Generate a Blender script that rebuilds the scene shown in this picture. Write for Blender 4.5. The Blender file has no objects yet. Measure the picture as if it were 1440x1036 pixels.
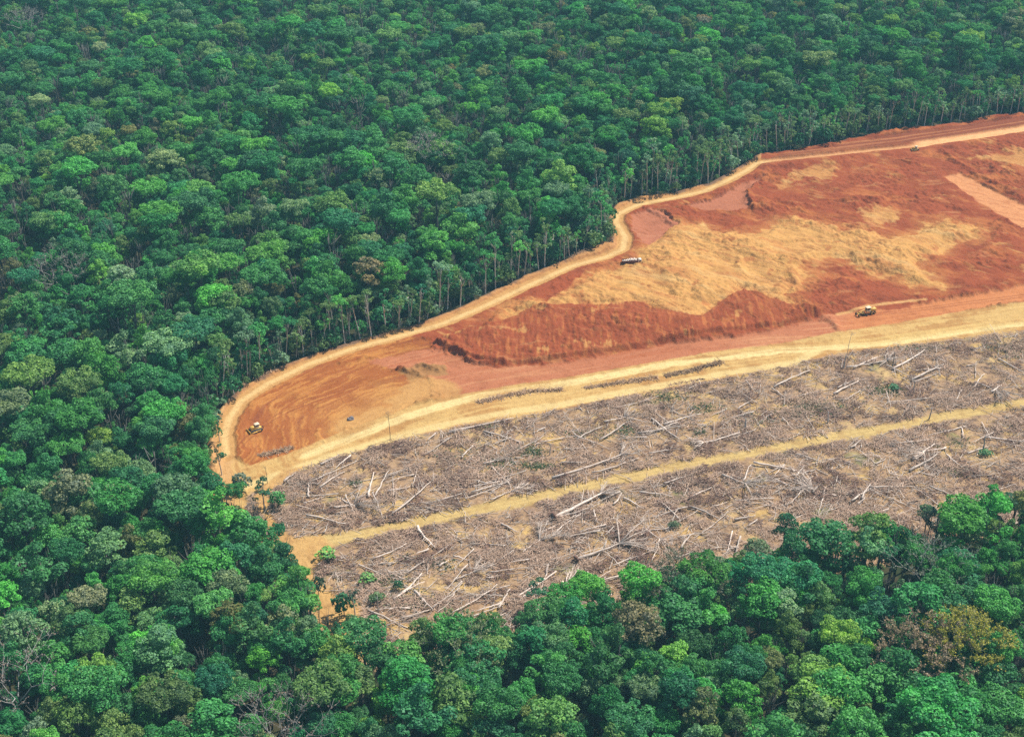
import bpy, bmesh, math, random
import numpy as np
from mathutils import Vector

R_ = math.radians
rng = np.random.default_rng(7)
random.seed(7)
scene = bpy.context.scene
COL = scene.collection

# ------------------------------------------------------------------ camera
CH, PITCH, FPX = 345.0, R_(30.0), 2000.0
cam_d = bpy.data.cameras.new('camera')
cam = bpy.data.objects.new('camera', cam_d); COL.objects.link(cam)
cam.location = (0, 0, CH); cam.rotation_euler = (R_(90) - PITCH, 0, 0)
cam_d.sensor_width = 36.0; cam_d.lens = FPX / 1440 * 36.0
cam_d.clip_start = 1.0; cam_d.clip_end = 12000
scene.camera = cam
SP, CP = math.sin(PITCH), math.cos(PITCH)

def gp(u, v, z=0.0):
    """ground point seen at a given place of the picture"""
    x = (u - 720) / FPX; t = -(v - 518) / FPX
    dx, dy, dz = x, CP + t * SP, -SP + t * CP
    s = (z - CH) / dz
    return (dx * s, dy * s)

def proj(X, Y, Z=0.0):
    zr = Z - CH
    d = Y * CP - zr * SP
    h = Y * SP + zr * CP
    return 720 + FPX * X / d, 518 - FPX * h / d, d

# ------------------------------------------------------------------ noise
_perm = np.random.default_rng(11).permutation(512).astype(np.int64)
def pnoise(x, y, seed=0):
    x = np.asarray(x, float) + seed * 37.17; y = np.asarray(y, float) + seed * 91.73
    xi = np.floor(x).astype(np.int64); yi = np.floor(y).astype(np.int64)
    xf = x - xi; yf = y - yi
    def g(ix, iy, fx, fy):
        h = _perm[(_perm[ix & 511] + iy) & 511] * (2 * math.pi / 512)
        return np.cos(h) * fx + np.sin(h) * fy
    u = xf * xf * xf * (xf * (xf * 6 - 15) + 10); v = yf * yf * yf * (yf * (yf * 6 - 15) + 10)
    a = g(xi, yi, xf, yf); b = g(xi + 1, yi, xf - 1, yf)
    c = g(xi, yi + 1, xf, yf - 1); d = g(xi + 1, yi + 1, xf - 1, yf - 1)
    return (a + u * (b - a) + v * ((c + u * (d - c)) - (a + u * (b - a)))) * 1.5
def fbm(x, y, s=1.0, o=4, seed=0):
    r = 0; a = 1.0; t = 0; x = np.asarray(x) / s; y = np.asarray(y) / s
    for k in range(o):
        r = r + a * pnoise(x, y, seed + k); t += a; a *= .55; x = x * 2.03; y = y * 2.03
    return r / t
def sstep(a, b, x):
    t = np.clip((np.asarray(x, float) - a) / (b - a), 0, 1); return t * t * (3 - 2 * t)

def world(pts): return np.array([gp(u, v) for u, v in pts])
def sdist(P, X, Y, margin=30):
    """signed distance in metres to a polygon, positive inside"""
    P = np.asarray(P); out = np.full(X.shape, -1e3)
    m = (X > P[:, 0].min() - margin) & (X < P[:, 0].max() + margin) & (Y > P[:, 1].min() - margin) & (Y < P[:, 1].max() + margin)
    x = X[m]; y = Y[m]
    if x.size == 0: return out
    best = np.full(x.shape, 1e9); ins = np.zeros(x.shape, bool)
    n = len(P)
    for i in range(n):
        ax, ay = P[i]; bx, by = P[(i + 1) % n]
        ex, ey = bx - ax, by - ay; wx, wy = x - ax, y - ay
        t = np.clip((wx * ex + wy * ey) / (ex * ex + ey * ey + 1e-9), 0, 1)
        best = np.minimum(best, (wx - ex * t) ** 2 + (wy - ey * t) ** 2)
        c = ((ay > y) != (by > y)) & (x < ex * (y - ay) / (ey if abs(ey) > 1e-9 else 1e-9) + ax)
        ins ^= c
    out[m] = np.sqrt(best) * np.where(ins, 1, -1)
    return out
def ldist(P, X, Y, margin=30):
    """distance to a line and signed side and length along it"""
    P = np.asarray(P); out = np.full(X.shape, 1e3); side = np.zeros(X.shape); along = np.zeros(X.shape)
    m = (X > P[:, 0].min() - margin) & (X < P[:, 0].max() + margin) & (Y > P[:, 1].min() - margin) & (Y < P[:, 1].max() + margin)
    x = X[m]; y = Y[m]; best = np.full(x.shape, 1e12); sd = np.zeros(x.shape); al = np.zeros(x.shape); L = 0
    for i in range(len(P) - 1):
        ax, ay = P[i]; ex, ey = P[i + 1] - P[i]; wx, wy = x - ax, y - ay; l = math.hypot(ex, ey)
        t = np.clip((wx * ex + wy * ey) / (l * l), 0, 1)
        d = (wx - ex * t) ** 2 + (wy - ey * t) ** 2; k = d < best
        best[k] = d[k]; sd[k] = np.sign(ex * wy - ey * wx)[k]; al[k] = (L + t * l)[k]; L += l
    out[m] = np.sqrt(best); side[m] = sd; along[m] = al
    return out, side, along

# ------------------------------------------------------------------ traced layout
UPPER = [(298, 650), (300, 615), (306, 590), (322, 566), (348, 545), (395, 520), (440, 502), (490, 486), (540, 472), (590, 459), (640, 438),
         (690, 415), (740, 392), (790, 372), (830, 356), (860, 344), (864, 330), (858, 305), (868, 290), (900, 280), (950, 273),
         (1000, 260), (1040, 238), (1070, 219), (1110, 212), (1160, 206), (1200, 195), (1260, 184), (1320, 178), (1380, 168),
         (1440, 160), (1620, 128)]
CLEAR = UPPER + [(1700, 700), (1440, 745), (1350, 762), (1250, 790), (1180, 800), (1100, 806), (1020, 826), (960, 842), (900, 862), (840, 882), (760, 905), (640, 930), (560, 950),
                 (500, 925), (455, 885), (430, 838), (412, 800), (388, 772), (356, 745), (330, 722), (300, 700)]
UPPER_W, CLEAR_W = world(UPPER), world(CLEAR)
PERIM = [(318, 640), (316, 610), (323, 588), (340, 564), (376, 541), (434, 513), (496, 491), (560, 474), (620, 457), (680, 432), (742, 403), (804, 375), (853, 362),
         (876, 351), (879, 334), (866, 313), (869, 302), (896, 289), (943, 280), (989, 270), (1020, 256), (1051, 240), (1064, 230), (1124, 224), (1180, 218), (1236, 212), (1278, 208), (1306, 203), (1376, 193), (1440, 183), (1640, 148)]
HAUL1 = [(1640, 432), (1440, 455), (1320, 472), (1236, 484), (1152, 491), (1095, 494), (1020, 503), (943, 512), (865, 527), (773, 543), (680, 556), (620, 571), (560, 590), (480, 622), (430, 640)]
HAUL2 = [(1152, 492), (1120, 510), (1040, 522), (958, 537), (865, 554), (790, 569), (720, 579), (650, 592), (589, 606), (527, 624), (465, 641), (404, 664), (357, 680), (322, 690)]
TRACK = [(1640, 535), (1440, 566), (1348, 583), (1236, 604), (1124, 624), (1040, 641), (944, 659), (860, 676), (776, 695), (660, 720), (576, 738), (492, 755), (430, 764), (410, 772)]
APRON = [(398, 660), (430, 655), (385, 690), (378, 715), (395, 745), (418, 757), (450, 752), (470, 768), (455, 790), (440, 800), (452, 820), (480, 845), (498, 835), (510, 860), (505, 905), (470, 905), (430, 850), (412, 810), (395, 770), (372, 735), (355, 700)]
YELLOW = [(318, 640), (350, 655), (400, 640), (470, 612), (540, 585), (600, 565), (700, 545), (800, 530), (900, 513), (1000, 495), (1100, 483), (1170, 468), (1250, 456), (1340, 440), (1440, 425), (1640, 395),
          (1640, 440), (1440, 466), (1300, 484), (1200, 496), (1120, 511), (1040, 530), (950, 545), (860, 562), (760, 583), (680, 596), (600, 609), (540, 625), (480, 641), (420, 661), (390, 676), (370, 735), (300, 735), (295, 690)]
PINKLOW = [(490, 522), (515, 506), (600, 490), (622, 494), (650, 506), (700, 517), (760, 514), (850, 500), (950, 484), (1040, 472), (1110, 460), (1170, 442), (1250, 436), (1340, 420), (1440, 403), (1640, 375),
           (1640, 402), (1440, 424), (1340, 441), (1250, 457), (1170, 470), (1100, 484), (1000, 497), (900, 515), (800, 532), (700, 547), (625, 562), (615, 535), (575, 520), (540, 518)]
PINKUP = [(886, 306), (915, 296), (935, 302), (955, 316), (935, 330), (915, 345), (898, 344), (890, 326)]
PINKUP2 = [(960, 292), (1000, 283), (1040, 262), (1078, 250), (1060, 262), (1050, 272), (1055, 296), (1020, 297), (990, 296)]
REDFACE = [(640, 470), (690, 462), (745, 440), (800, 432), (850, 432), (905, 430), (920, 440), (985, 448), (1010, 430), (1045, 412), (1060, 418), (1120, 436), (1170, 440),
           (1110, 458), (1040, 468), (940, 483), (850, 498), (760, 512), (700, 515), (650, 504), (605, 484)]
REDTRI = [(738, 408), (805, 384), (825, 386), (800, 402), (785, 416), (770, 428), (752, 420)]
TAN = [(700, 448), (752, 432), (775, 432), (790, 415), (822, 392), (862, 380), (890, 372), (905, 350), (925, 330), (950, 316), (985, 320), (1015, 330), (1060, 332), (1085, 318), (1110, 312), (1145, 312), (1180, 330), (1200, 326),
       (1245, 338), (1282, 332), (1300, 318), (1330, 314), (1376, 322), (1372, 338), (1335, 344), (1322, 360), (1296, 362), (1292, 380), (1310, 395), (1322, 405), (1280, 402), (1255, 390), (1225, 385), (1190, 368),
       (1150, 370), (1125, 382), (1140, 392), (1112, 408), (1118, 430), (1085, 440), (1060, 414), (1040, 410), (1010, 428), (985, 447), (945, 452), (915, 440), (895, 428), (868, 430), (845, 436), (815, 428), (770, 440), (715, 452)]
TAN2 = [(1208, 303), (1235, 296), (1268, 298), (1262, 308), (1240, 320), (1215, 316)]
TAN3 = [(1090, 268), (1120, 242), (1160, 228), (1180, 236), (1158, 262), (1140, 250), (1110, 262)]
TAN4 = [(1365, 226), (1400, 218), (1428, 210), (1480, 224), (1440, 236), (1405, 232)]
TAN5 = [(560, 560), (575, 530), (625, 530), (650, 548), (640, 565), (600, 580), (540, 600), (480, 612), (470, 595), (520, 580)]
RIGHTRD = [(1326, 250), (1350, 244), (1384, 262), (1440, 290), (1520, 330), (1520, 370), (1440, 322), (1385, 290)]
BOWL = [(322, 640), (322, 600), (338, 572), (376, 548), (434, 520), (496, 498), (560, 482), (600, 478), (610, 490), (520, 508), (560, 522), (600, 530), (605, 560), (540, 588), (470, 614), (400, 645), (350, 660)]
REDTOP = [(1066, 232), (1110, 216), (1160, 209), (1200, 200), (1260, 190), (1320, 182), (1380, 173), (1440, 164), (1640, 132), (1640, 146), (1440, 179), (1376, 189), (1306, 199), (1270, 206), (1180, 215)]
SLASH_TOP = [(345, 700), (390, 676), (420, 660), (480, 640), (540, 624), (600, 608), (680, 595), (760, 582), (860, 561), (950, 544), (1040, 529), (1120, 510), (1200, 495), (1300, 483), (1440, 465), (1640, 439)]
SLASH = SLASH_TOP + [(1700, 700), (1440, 760), (1100, 830), (900, 890), (760, 930), (640, 950), (560, 970), (500, 960), (440, 915), (400, 820), (380, 780), (350, 765)]
SLASH_W = world(SLASH)

def clear_sd(X, Y): return sdist(CLEAR_W, np.asarray(X, float), np.asarray(Y, float), 90)
def relief(X, Y, sd=None):
    X = np.asarray(X, float); Y = np.asarray(Y, float)
    if sd is None: sd = clear_sd(X, Y)
    f = sstep(15, 75, -sd)
    return f * (fbm(X, Y, 150, 3, 5) * 11.0 + 2.0)

# ------------------------------------------------------------------ mesh helpers
def new_mesh(name, V, F, mat=None, smooth=False, attrs=None, cattrs=None):
    """V (n,3); F (m,k) array of equal faces, or list of faces"""
    me = bpy.data.meshes.new(name)
    V = np.asarray(V, np.float32)
    me.vertices.add(len(V)); me.vertices.foreach_set('co', V.ravel())
    if isinstance(F, np.ndarray):
        k = F.shape[1]; n = len(F); flat = F.ravel(); starts = np.arange(n) * k
    else:
        n = len(F); ln = [len(f) for f in F]; flat = np.array([i for f in F for i in f]); starts = np.concatenate([[0], np.cumsum(ln)[:-1]])
    me.loops.add(len(flat)); me.loops.foreach_set('vertex_index', flat.astype(np.int32))
    me.polygons.add(n); me.polygons.foreach_set('loop_start', starts.astype(np.int32))
    if smooth: me.polygons.foreach_set('use_smooth', np.ones(n, bool))
    for an, a in (attrs or {}).items():
        at = me.attributes.new(an, 'FLOAT', 'POINT'); at.data.foreach_set('value', np.asarray(a, np.float32).ravel())
    for an, a in (cattrs or {}).items():
        at = me.attributes.new(an, 'FLOAT_COLOR', 'POINT')
        c = np.ones((len(V), 4), np.float32); c[:, :3] = a
        at.data.foreach_set('color', c.ravel())
    me.update(calc_edges=True); me.validate(verbose=False)
    if mat: me.materials.append(mat)
    return me
def obj(name, me, parent=None, loc=None):
    o = bpy.data.objects.new(name, me); COL.objects.link(o)
    if parent: o.parent = parent
    if loc: o.location = loc
    return o
def empty(name, loc=(0, 0, 0), rz=0.0):
    o = bpy.data.objects.new(name, None); COL.objects.link(o)
    o.location = loc; o.rotation_euler = (0, 0, rz); o.empty_display_size = 1
    return o
def tag(o, label=None, cat=None, group=None, kind=None):
    if label: o['label'] = label
    if cat: o['category'] = cat
    if group: o['group'] = group
    if kind: o['kind'] = kind
    return o

class MB:
    """collects tubes, boxes and prisms in one mesh"""
    def __init__(s): s.v = []; s.f = []; s.a = []
    def add(s, vs, fs, a=.5):
        n = len(s.v); s.v += [tuple(v) for v in vs]; s.f += [tuple(i + n for i in f) for f in fs]; s.a += [a] * len(vs)
    def tube(s, pts, rad, k=6, a=.5, cap=True):
        pts = [Vector(p) for p in pts]; vs = []; fs = []
        up = Vector((0.13, .07, 1)).normalized()
        for i, p in enumerate(pts):
            d = (pts[min(i + 1, len(pts) - 1)] - pts[max(i - 1, 0)])
            d = d.normalized() if d.length > 1e-6 else Vector((0, 0, 1))
            ref = up if abs(d.dot(up)) < .95 else Vector((1, 0, 0))
            x = d.cross(ref).normalized(); y = d.cross(x)
            for j in range(k):
                t = 2 * math.pi * j / k
                vs.append(p + (x * math.cos(t) + y * math.sin(t)) * rad[i])
        for i in range(len(pts) - 1):
            for j in range(k):
                fs.append((i * k + j, i * k + (j + 1) % k, (i + 1) * k + (j + 1) % k, (i + 1) * k + j))
        if cap:
            fs.append(tuple(range(k))[::-1]); fs.append(tuple((len(pts) - 1) * k + j for j in range(k)))
        s.add(vs, fs, a)
    def prism(s, prof, y0, y1, ch=0.0):
        """profile in x,z swept along y, its ends drawn in by ch"""
        n = len(prof); cx = sum(p[0] for p in prof) / n; cz = sum(p[1] for p in prof) / n
        vs = []
        rows = [(y0, 1), (y1, 1)] if ch <= 0 else [(y0, 0), (y0 + ch, 1), (y1 - ch, 1), (y1, 0)]
        for y, full in rows:
            for x, z in prof:
                if full: vs.append((x, y, z))
                else:
                    dx, dz = x - cx, z - cz; l = math.hypot(dx, dz) or 1; q = max(0, 1 - ch / l)
                    vs.append((cx + dx * q, y, cz + dz * q))
        fs = []
        for r in range(len(rows) - 1):
            for j in range(n):
                fs.append((r * n + j, r * n + (j + 1) % n, (r + 1) * n + (j + 1) % n, (r + 1) * n + j))
        fs.append(tuple(range(n))[::-1]); fs.append(tuple((len(rows) - 1) * n + j for j in range(n)))
        s.add(vs, fs)
    def box(s, x0, x1, y0, y1, z0, z1, ch=.04):
        c = min(ch, (x1 - x0) * .3, (z1 - z0) * .3, (y1 - y0) * .3)
        s.prism([(x0 + c, z0), (x1 - c, z0), (x1, z0 + c), (x1, z1 - c), (x1 - c, z1), (x0 + c, z1), (x0, z1 - c), (x0, z0 + c)], y0, y1, c)
    def wheel(s, x, y0, y1, z, r, k=18):
        s.prism([(x + r * math.cos(2 * math.pi * j / k), z + r * math.sin(2 * math.pi * j / k)) for j in range(k)], y0, y1, r * .12)
    def mesh(s, name, mat, smooth=False): return new_mesh(name, np.array(s.v), s.f, mat, smooth, {'lv': s.a})
    def build(s, name, mat, parent=None, smooth=False): return obj(name, s.mesh(name, mat, smooth), parent)

# ------------------------------------------------------------------ materials
def mat_base(name):
    m = bpy.data.materials.new(name); m.use_nodes = True
    nt = m.node_tree; nt.nodes.clear()
    out = nt.nodes.new('ShaderNodeOutputMaterial')
    return m, nt, out
def nnode(nt, t, **kw):
    n = nt.nodes.new(t)
    for k, v in kw.items():
        if k.startswith('i_'): n.inputs[int(k[2:])].default_value = v
        else: setattr(n, k, v)
    return n
def mixc(nt, a, b, f, mode='MIX'):
    n = nt.nodes.new('ShaderNodeMix'); n.data_type = 'RGBA'; n.blend_type = mode; n.clamp_factor = True
    for k, s in ((6, a), (7, b), (0, f)):
        if hasattr(s, 'links') or hasattr(s, 'is_output'): nt.links.new(s, n.inputs[k])
        elif k == 0: n.inputs[0].default_value = s
        else: n.inputs[k].default_value = (*s, 1) if len(s) == 3 else s
    return n.outputs[2]
def rmp(nt, src, a, b, lo=0., hi=1.):
    n = nt.nodes.new('ShaderNodeMapRange'); nt.links.new(src, n.inputs[0])
    n.inputs[1].default_value = a; n.inputs[2].default_value = b; n.inputs[3].default_value = lo; n.inputs[4].default_value = hi
    return n.outputs[0]
def noise(nt, vec, scale, detail=4, rough=.55):
    n = nt.nodes.new('ShaderNodeTexNoise'); n.inputs['Scale'].default_value = scale; n.inputs['Detail'].default_value = detail; n.inputs['Roughness'].default_value = rough
    if vec: nt.links.new(vec, n.inputs['Vector'])
    return n.outputs['Fac']

def leaf_mat(name='leaves', trans=.28):
    m, nt, out = mat_base(name); L = nt.links
    at = nnode(nt, 'ShaderNodeAttribute', attribute_type='INSTANCER', attribute_name='tint')
    lv = nnode(nt, 'ShaderNodeAttribute', attribute_type='GEOMETRY', attribute_name='lv')
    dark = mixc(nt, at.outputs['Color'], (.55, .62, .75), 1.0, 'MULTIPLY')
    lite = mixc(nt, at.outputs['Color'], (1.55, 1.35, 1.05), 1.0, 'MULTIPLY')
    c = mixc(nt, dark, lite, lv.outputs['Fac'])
    d = nnode(nt, 'ShaderNodeBsdfDiffuse'); t = nnode(nt, 'ShaderNodeBsdfTranslucent'); g = nnode(nt, 'ShaderNodeBsdfGlossy')
    g.inputs['Roughness'].default_value = .5; g.inputs['Color'].default_value = (.6, .65, .7, 1)
    tc = mixc(nt, c, (.9, 1.2, .8), 1.0, 'MULTIPLY')
    L.new(c, d.inputs['Color']); L.new(tc, t.inputs['Color'])
    a = nnode(nt, 'ShaderNodeMixShader'); a.inputs[0].default_value = trans
    L.new(d.outputs[0], a.inputs[1]); L.new(t.outputs[0], a.inputs[2])
    b = nnode(nt, 'ShaderNodeMixShader'); b.inputs[0].default_value = .02
    L.new(a.outputs[0], b.inputs[1]); L.new(g.outputs[0], b.inputs[2]); L.new(b.outputs[0], out.inputs[0])
    return m
def wood_mat(name, c0, c1, dirt=(.12, .07, .04)):
    m, nt, out = mat_base(name); L = nt.links
    tc = nnode(nt, 'ShaderNodeTexCoord')
    lv = nnode(nt, 'ShaderNodeAttribute', attribute_type='GEOMETRY', attribute_name='lv')
    oi = nnode(nt, 'ShaderNodeObjectInfo')
    n1 = noise(nt, tc.outputs['Object'], .9, 4); n2 = noise(nt, tc.outputs['Object'], 4.0, 3)
    c = mixc(nt, c0, c1, rmp(nt, n1, .35, .65)); c = mixc(nt, c, dirt, rmp(nt, n2, .5, .8, 0, .55))
    mlt = nnode(nt, 'ShaderNodeMath', operation='ADD'); L.new(oi.outputs['Random'], mlt.inputs[0]); L.new(lv.outputs['Fac'], mlt.inputs[1])
    h = nnode(nt, 'ShaderNodeHueSaturation'); L.new(rmp(nt, mlt.outputs[0], 0, 2, .55, 1.35), h.inputs['Value']); L.new(c, h.inputs['Color'])
    p = nnode(nt, 'ShaderNodeBsdfPrincipled'); p.inputs['Roughness'].default_value = .85; p.inputs['Specular IOR Level'].default_value = .2
    L.new(h.outputs[0], p.inputs['Base Color']); L.new(p.outputs[0], out.inputs[0])
    return m
def soil_mat(name, rough_scale=1.0):
    m, nt, out = mat_base(name); L = nt.links
    at = nnode(nt, 'ShaderNodeAttribute', attribute_type='GEOMETRY', attribute_name='soil')
    geo = nnode(nt, 'ShaderNodeNewGeometry')
    n1 = noise(nt, geo.outputs['Position'], .45, 5, .65); n2 = noise(nt, geo.outputs['Position'], 1.6, 3, .6)
    c = mixc(nt, at.outputs['Color'], (.62, .54, .48), rmp(nt, n1, .5, .75, 0, .75), 'MULTIPLY')
    c = mixc(nt, c, (1.22, 1.21, 1.2), rmp(nt, n2, .52, .72, 0, .9), 'MULTIPLY')
    n3 = noise(nt, geo.outputs['Position'], .09, 4, .6); c = mixc(nt, c, (.80, .76, .74), rmp(nt, n3, .5, .68, 0, .8), 'MULTIPLY')
    p = nnode(nt, 'ShaderNodeBsdfPrincipled'); p.inputs['Roughness'].default_value = .95; p.inputs['Specular IOR Level'].default_value = .08
    bmp = nnode(nt, 'ShaderNodeBump'); bmp.inputs['Strength'].default_value = .8; bmp.inputs['Distance'].default_value = .5 * rough_scale
    L.new(n2, bmp.inputs['Height']); L.new(bmp.outputs[0], p.inputs['Normal'])
    L.new(c, p.inputs['Base Color']); L.new(p.outputs[0], out.inputs[0])
    return m
def plain_mat(name, col, col2=None, rough=.6, metal=0., scale=1.5):
    m, nt, out = mat_base(name); L = nt.links
    tc = nnode(nt, 'ShaderNodeTexCoord')
    n1 = noise(nt, tc.outputs['Object'], scale, 5)
    c = mixc(nt, col, col2 or tuple(x * .6 for x in col), rmp(nt, n1, .45, .7))
    p = nnode(nt, 'ShaderNodeBsdfPrincipled'); p.inputs['Roughness'].default_value = rough; p.inputs['Metallic'].default_value = metal
    L.new(c, p.inputs['Base Color']); L.new(p.outputs[0], out.inputs[0])
    return m

M_LEAF = leaf_mat()
M_BARK = wood_mat('bark', (.17, .16, .14), (.09, .085, .075), (.07, .06, .05))
M_PALEBARK = wood_mat('pale_bark', (.62, .58, .52), (.42, .38, .34), (.18, .16, .14))
M_DEAD = wood_mat('dead_wood', (.46, .43, .40), (.28, .26, .24), (.2, .17, .15))
M_LOG = wood_mat('log_wood', (.74, .62, .52), (.52, .41, .33), (.26, .15, .10))
M_STICK = wood_mat('slash_wood', (.66, .48, .35), (.44, .28, .19), (.25, .12, .08))
M_DARKSTICK = wood_mat('dark_slash_wood', (.36, .22, .165), (.23, .13, .10), (.12, .06, .045))
M_BRUSH = wood_mat('brush_wood', (.56, .38, .24), (.36, .22, .13), (.15, .08, .05))
M_SOIL = soil_mat('soil')
M_YEL = plain_mat('dusty_yellow_paint', (.82, .50, .09), (.58, .3, .08), .5)
M_CAB = plain_mat('dusty_cream_paint', (.8, .62, .42), (.6, .4, .24), .45)
M_WHITE = plain_mat('dusty_white_paint', (.72, .62, .52), (.55, .38, .27), .6)
M_RUST = plain_mat('red_brown_steel', (.16, .05, .03), (.09, .04, .03), .7)
M_DARK = plain_mat('dark_steel', (.035, .03, .03), (.09, .05, .035), .7)
M_TYRE = plain_mat('rubber', (.02, .018, .017), (.07, .04, .03), .9)
M_GLASS = plain_mat('cab_glass', (.02, .025, .03), (.03, .03, .035), .12)
M_ROCK = plain_mat('grey_rock', (.2, .18, .19), (.11, .09, .09), .9)

# ------------------------------------------------------------------ cleared terrain
def lerp(c, col, m): return c * (1 - m[..., None]) + np.asarray(col) * m[..., None]
def build_clearing():
    xs = np.arange(-165, 445, .5); ys = np.arange(375, 1035, .7)
    GXX, GYY = np.meshgrid(xs, ys)
    sdf = sdist(CLEAR_W, GXX, GYY, 90)
    keep = sdf > -5.5
    X, Y, sdc = GXX[keep], GYY[keep], sdf[keep]
    N1 = fbm(X, Y, 22, 4, 1); N2 = fbm(X, Y, 7, 4, 2); N3 = fbm(X, Y, 2.4, 3, 3)
    WX, WY = X + N2 * 2.6 + N3 * .8 + N1 * 2, Y + fbm(X, Y, 8, 4, 4) * 4.0 + N3 * 1.2
    SX, SY = X + N2 * .8, Y + N2 * .8
    sm = lambda pts, w=.8, wx=WX, wy=WY: sstep(-w, w, sdist(world(pts), wx, wy))
    # streak noise, sheared along the tipping direction of the spoil
    ang = R_(-38); A = X * math.cos(ang) + Y * math.sin(ang); B = -X * math.sin(ang) + Y * math.cos(ang)
    streak = fbm(A * .16 + N1 * .6, B * 1.0 + N1 * 1.6, 2.6, 4, 8)
    streak2 = fbm(A * .13 + N1 * .6, B * .8 + N2 * .8 + N1 * 3, 7, 3, 9)
    # ---- colours
    red = np.array([.335, .080, .029]); orange = np.array([.49, .165, .048]); tan = np.array([.64, .335, .10]); pink = np.array([.48, .172, .078])
    C = np.ones(X.shape + (3,)) * red
    C = lerp(C, orange, sstep(-.05, .5, N1 + streak2 * .9) * .75)
    C = lerp(C, [.29, .066, .024], sstep(.1, .5, fbm(X, Y, 30, 3, 12) + .4 * N2) * .7)
    C = lerp(C, tan, sstep(.3, .55, fbm(X, Y, 26, 4, 14) + .45 * streak) * .55)
    rag = fbm(X, Y, 16, 5, 23) * 9 + streak * 2.5; rag2 = fbm(X, Y, 14, 5, 24) * 8
    mt = sstep(-2.6, 2.6, sdist(world(TAN), WX, WY) + rag * .9 + fbm(X, Y, 5.5, 4, 25) * 7 + fbm(A * .35, B, 5, 3, 26) * 5)
    mq = fbm(X, Y, 6, 4, 28) * 7 + fbm(A * .35, B, 6, 3, 29) * 6
    for P in (TAN2, TAN3, TAN4): mt = np.maximum(mt, sstep(-2.5, 3.5, sdist(world(P), WX, WY) + mq) * (.85 if P is TAN2 else .65))
    C = lerp(C, [.52, .215, .065], sstep(-13, 2, sdist(world(TAN), WX, WY) + rag + mq) * .7)
    holes = sstep(.34, .46, fbm(X, Y, 12, 3, 21) + .25 * N2)
    mt = mt * (1 - holes * .8) * (1 - .55 * sstep(.12, .5, fbm(A * .4, B, 11, 4, 27) + .3 * N2))
    C = lerp(C, tan, mt)
    C = lerp(C, [.47, .205, .072], mt * sstep(.0, .4, streak) * .5)
    C = lerp(C, [.66, .40, .15], mt * sstep(.1, .45, -streak2) * .6); C = lerp(C, [.44, .15, .05], mt * sstep(.1, .4, fbm(A * .3, B * 1.2, 9, 4, 39)) * .45)
    mrf = sstep(-1.3, 1.3, sdist(world(REDFACE), X + N2 * .9, Y + N2 * 1.0) + np.clip(rag2 * .35 + fbm(X, Y, 6.5, 4, 30) * 6 + fbm(X * 1.5, Y * .5, 3, 3, 35) * 3, -9, 1)); C = lerp(C, red * .97, mrf * .9)
    C = lerp(C, orange, mrf * sstep(.05, .4, fbm(X * 1.6, Y * .28, 4, 3, 31)) * .75)
    C = lerp(C, tan, mrf * sstep(.34, .5, fbm(X, Y, 16, 3, 33) + .3 * fbm(X * 1.8, Y * .3, 3, 2, 34)) * .6)
    # darker scars and pale scrapes on the worked soil
    C = lerp(C, [.24, .056, .022], (1 - mt) * (1 - mrf) * sstep(.22, .42, fbm(X * .6, Y * 1.3, 14, 4, 36)) * .6)
    C = lerp(C, [.50, .205, .075], (1 - mt) * sstep(.26, .46, fbm(X * .5 + N1 * 5, Y * 1.4, 10, 4, 37)) * .6)
    C = lerp(C, red, sm(REDTRI, .7))
    h1, s1, a1 = ldist(world(HAUL1), X, Y, 90); h2, s2, a2 = ldist(world(HAUL2), X, Y, 90)
    along = fbm(h1 * s1 * .9 + N2 * .5, a1 * .035, 2.4, 4, 43)
    mpl = sm(PINKLOW, 1.2)
    pinkc = lerp(np.ones(X.shape + (3,)) * pink, [.60, .27, .12], sstep(0, .5, along) * .8)
    C = C * (1 - mpl[..., None]) + pinkc * mpl[..., None]
    U, V, _ = proj(X, Y)
    east = sstep(1160, 1220, U) * mpl; C = lerp(C, [.60, .225, .075], east * .8); C = lerp(C, [.42, .12, .045], mpl * sstep(.1, .45, -along + .3 * N2) * .6)
    mpu = np.maximum(sm(PINKUP, .6), sm(PINKUP2, .6)); C = C * (1 - mpu[..., None]) + (pinkc * np.array([.95, .95, 1.05])) * mpu[..., None]
    # bowl with furrows that follow the perimeter road
    PW = world(PERIM); dP, sP, aP = ldist(PW, X, Y, 140)
    mb = sm(BOWL, 1.0)
    fur = fbm(dP * 1.0 + N2 * 1.2 + N1 * 5, aP * .07 + N1 * .8, 1.9, 4, 51) * (.5 + .9 * sstep(-.3, .3, fbm(X, Y, 16, 3, 52)))
    bc = lerp(np.ones(X.shape + (3,)) * np.array([.37, .115, .030]), [.54, .225, .055], sstep(-.15, .35, fur + N1 * .5))
    bc = lerp(bc, [.27, .075, .03], sstep(.15, .5, fbm(dP, aP * .06, 5, 3, 53)) * .7)
    lowb = sstep(-14, 26, (dP - 42) + N1 * 16); bc = lerp(bc, [.56, .29, .085], lowb * .85)
    C = C * (1 - mb[..., None]) + bc * mb[..., None]
    C = lerp(C, [.57, .305, .10], sstep(-2, 2, sdist(world(TAN5), WX, WY) + N1 * 5 + N2 * 3) * .85)
    C = lerp(C, [.37, .2, .07], sm([(560, 524), (590, 514), (625, 518), (628, 528), (600, 530), (575, 534)], 1.0) * .8)
    # top red bands
    mrt = sm(REDTOP, .6, SX, SY)
    band = fbm(dP * 1.0, aP * .02, 4.0, 3, 55)
    rt = lerp(np.ones(X.shape + (3,)) * np.array([.27, .075, .032]), [.45, .17, .065], sstep(.0, .4, band))
    C = C * (1 - mrt[..., None]) + rt * mrt[..., None]
    # yellow haul zone
    my = sm(YELLOW, .9, X + N2 * 1.2, Y + N2 * 1.6)
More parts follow.
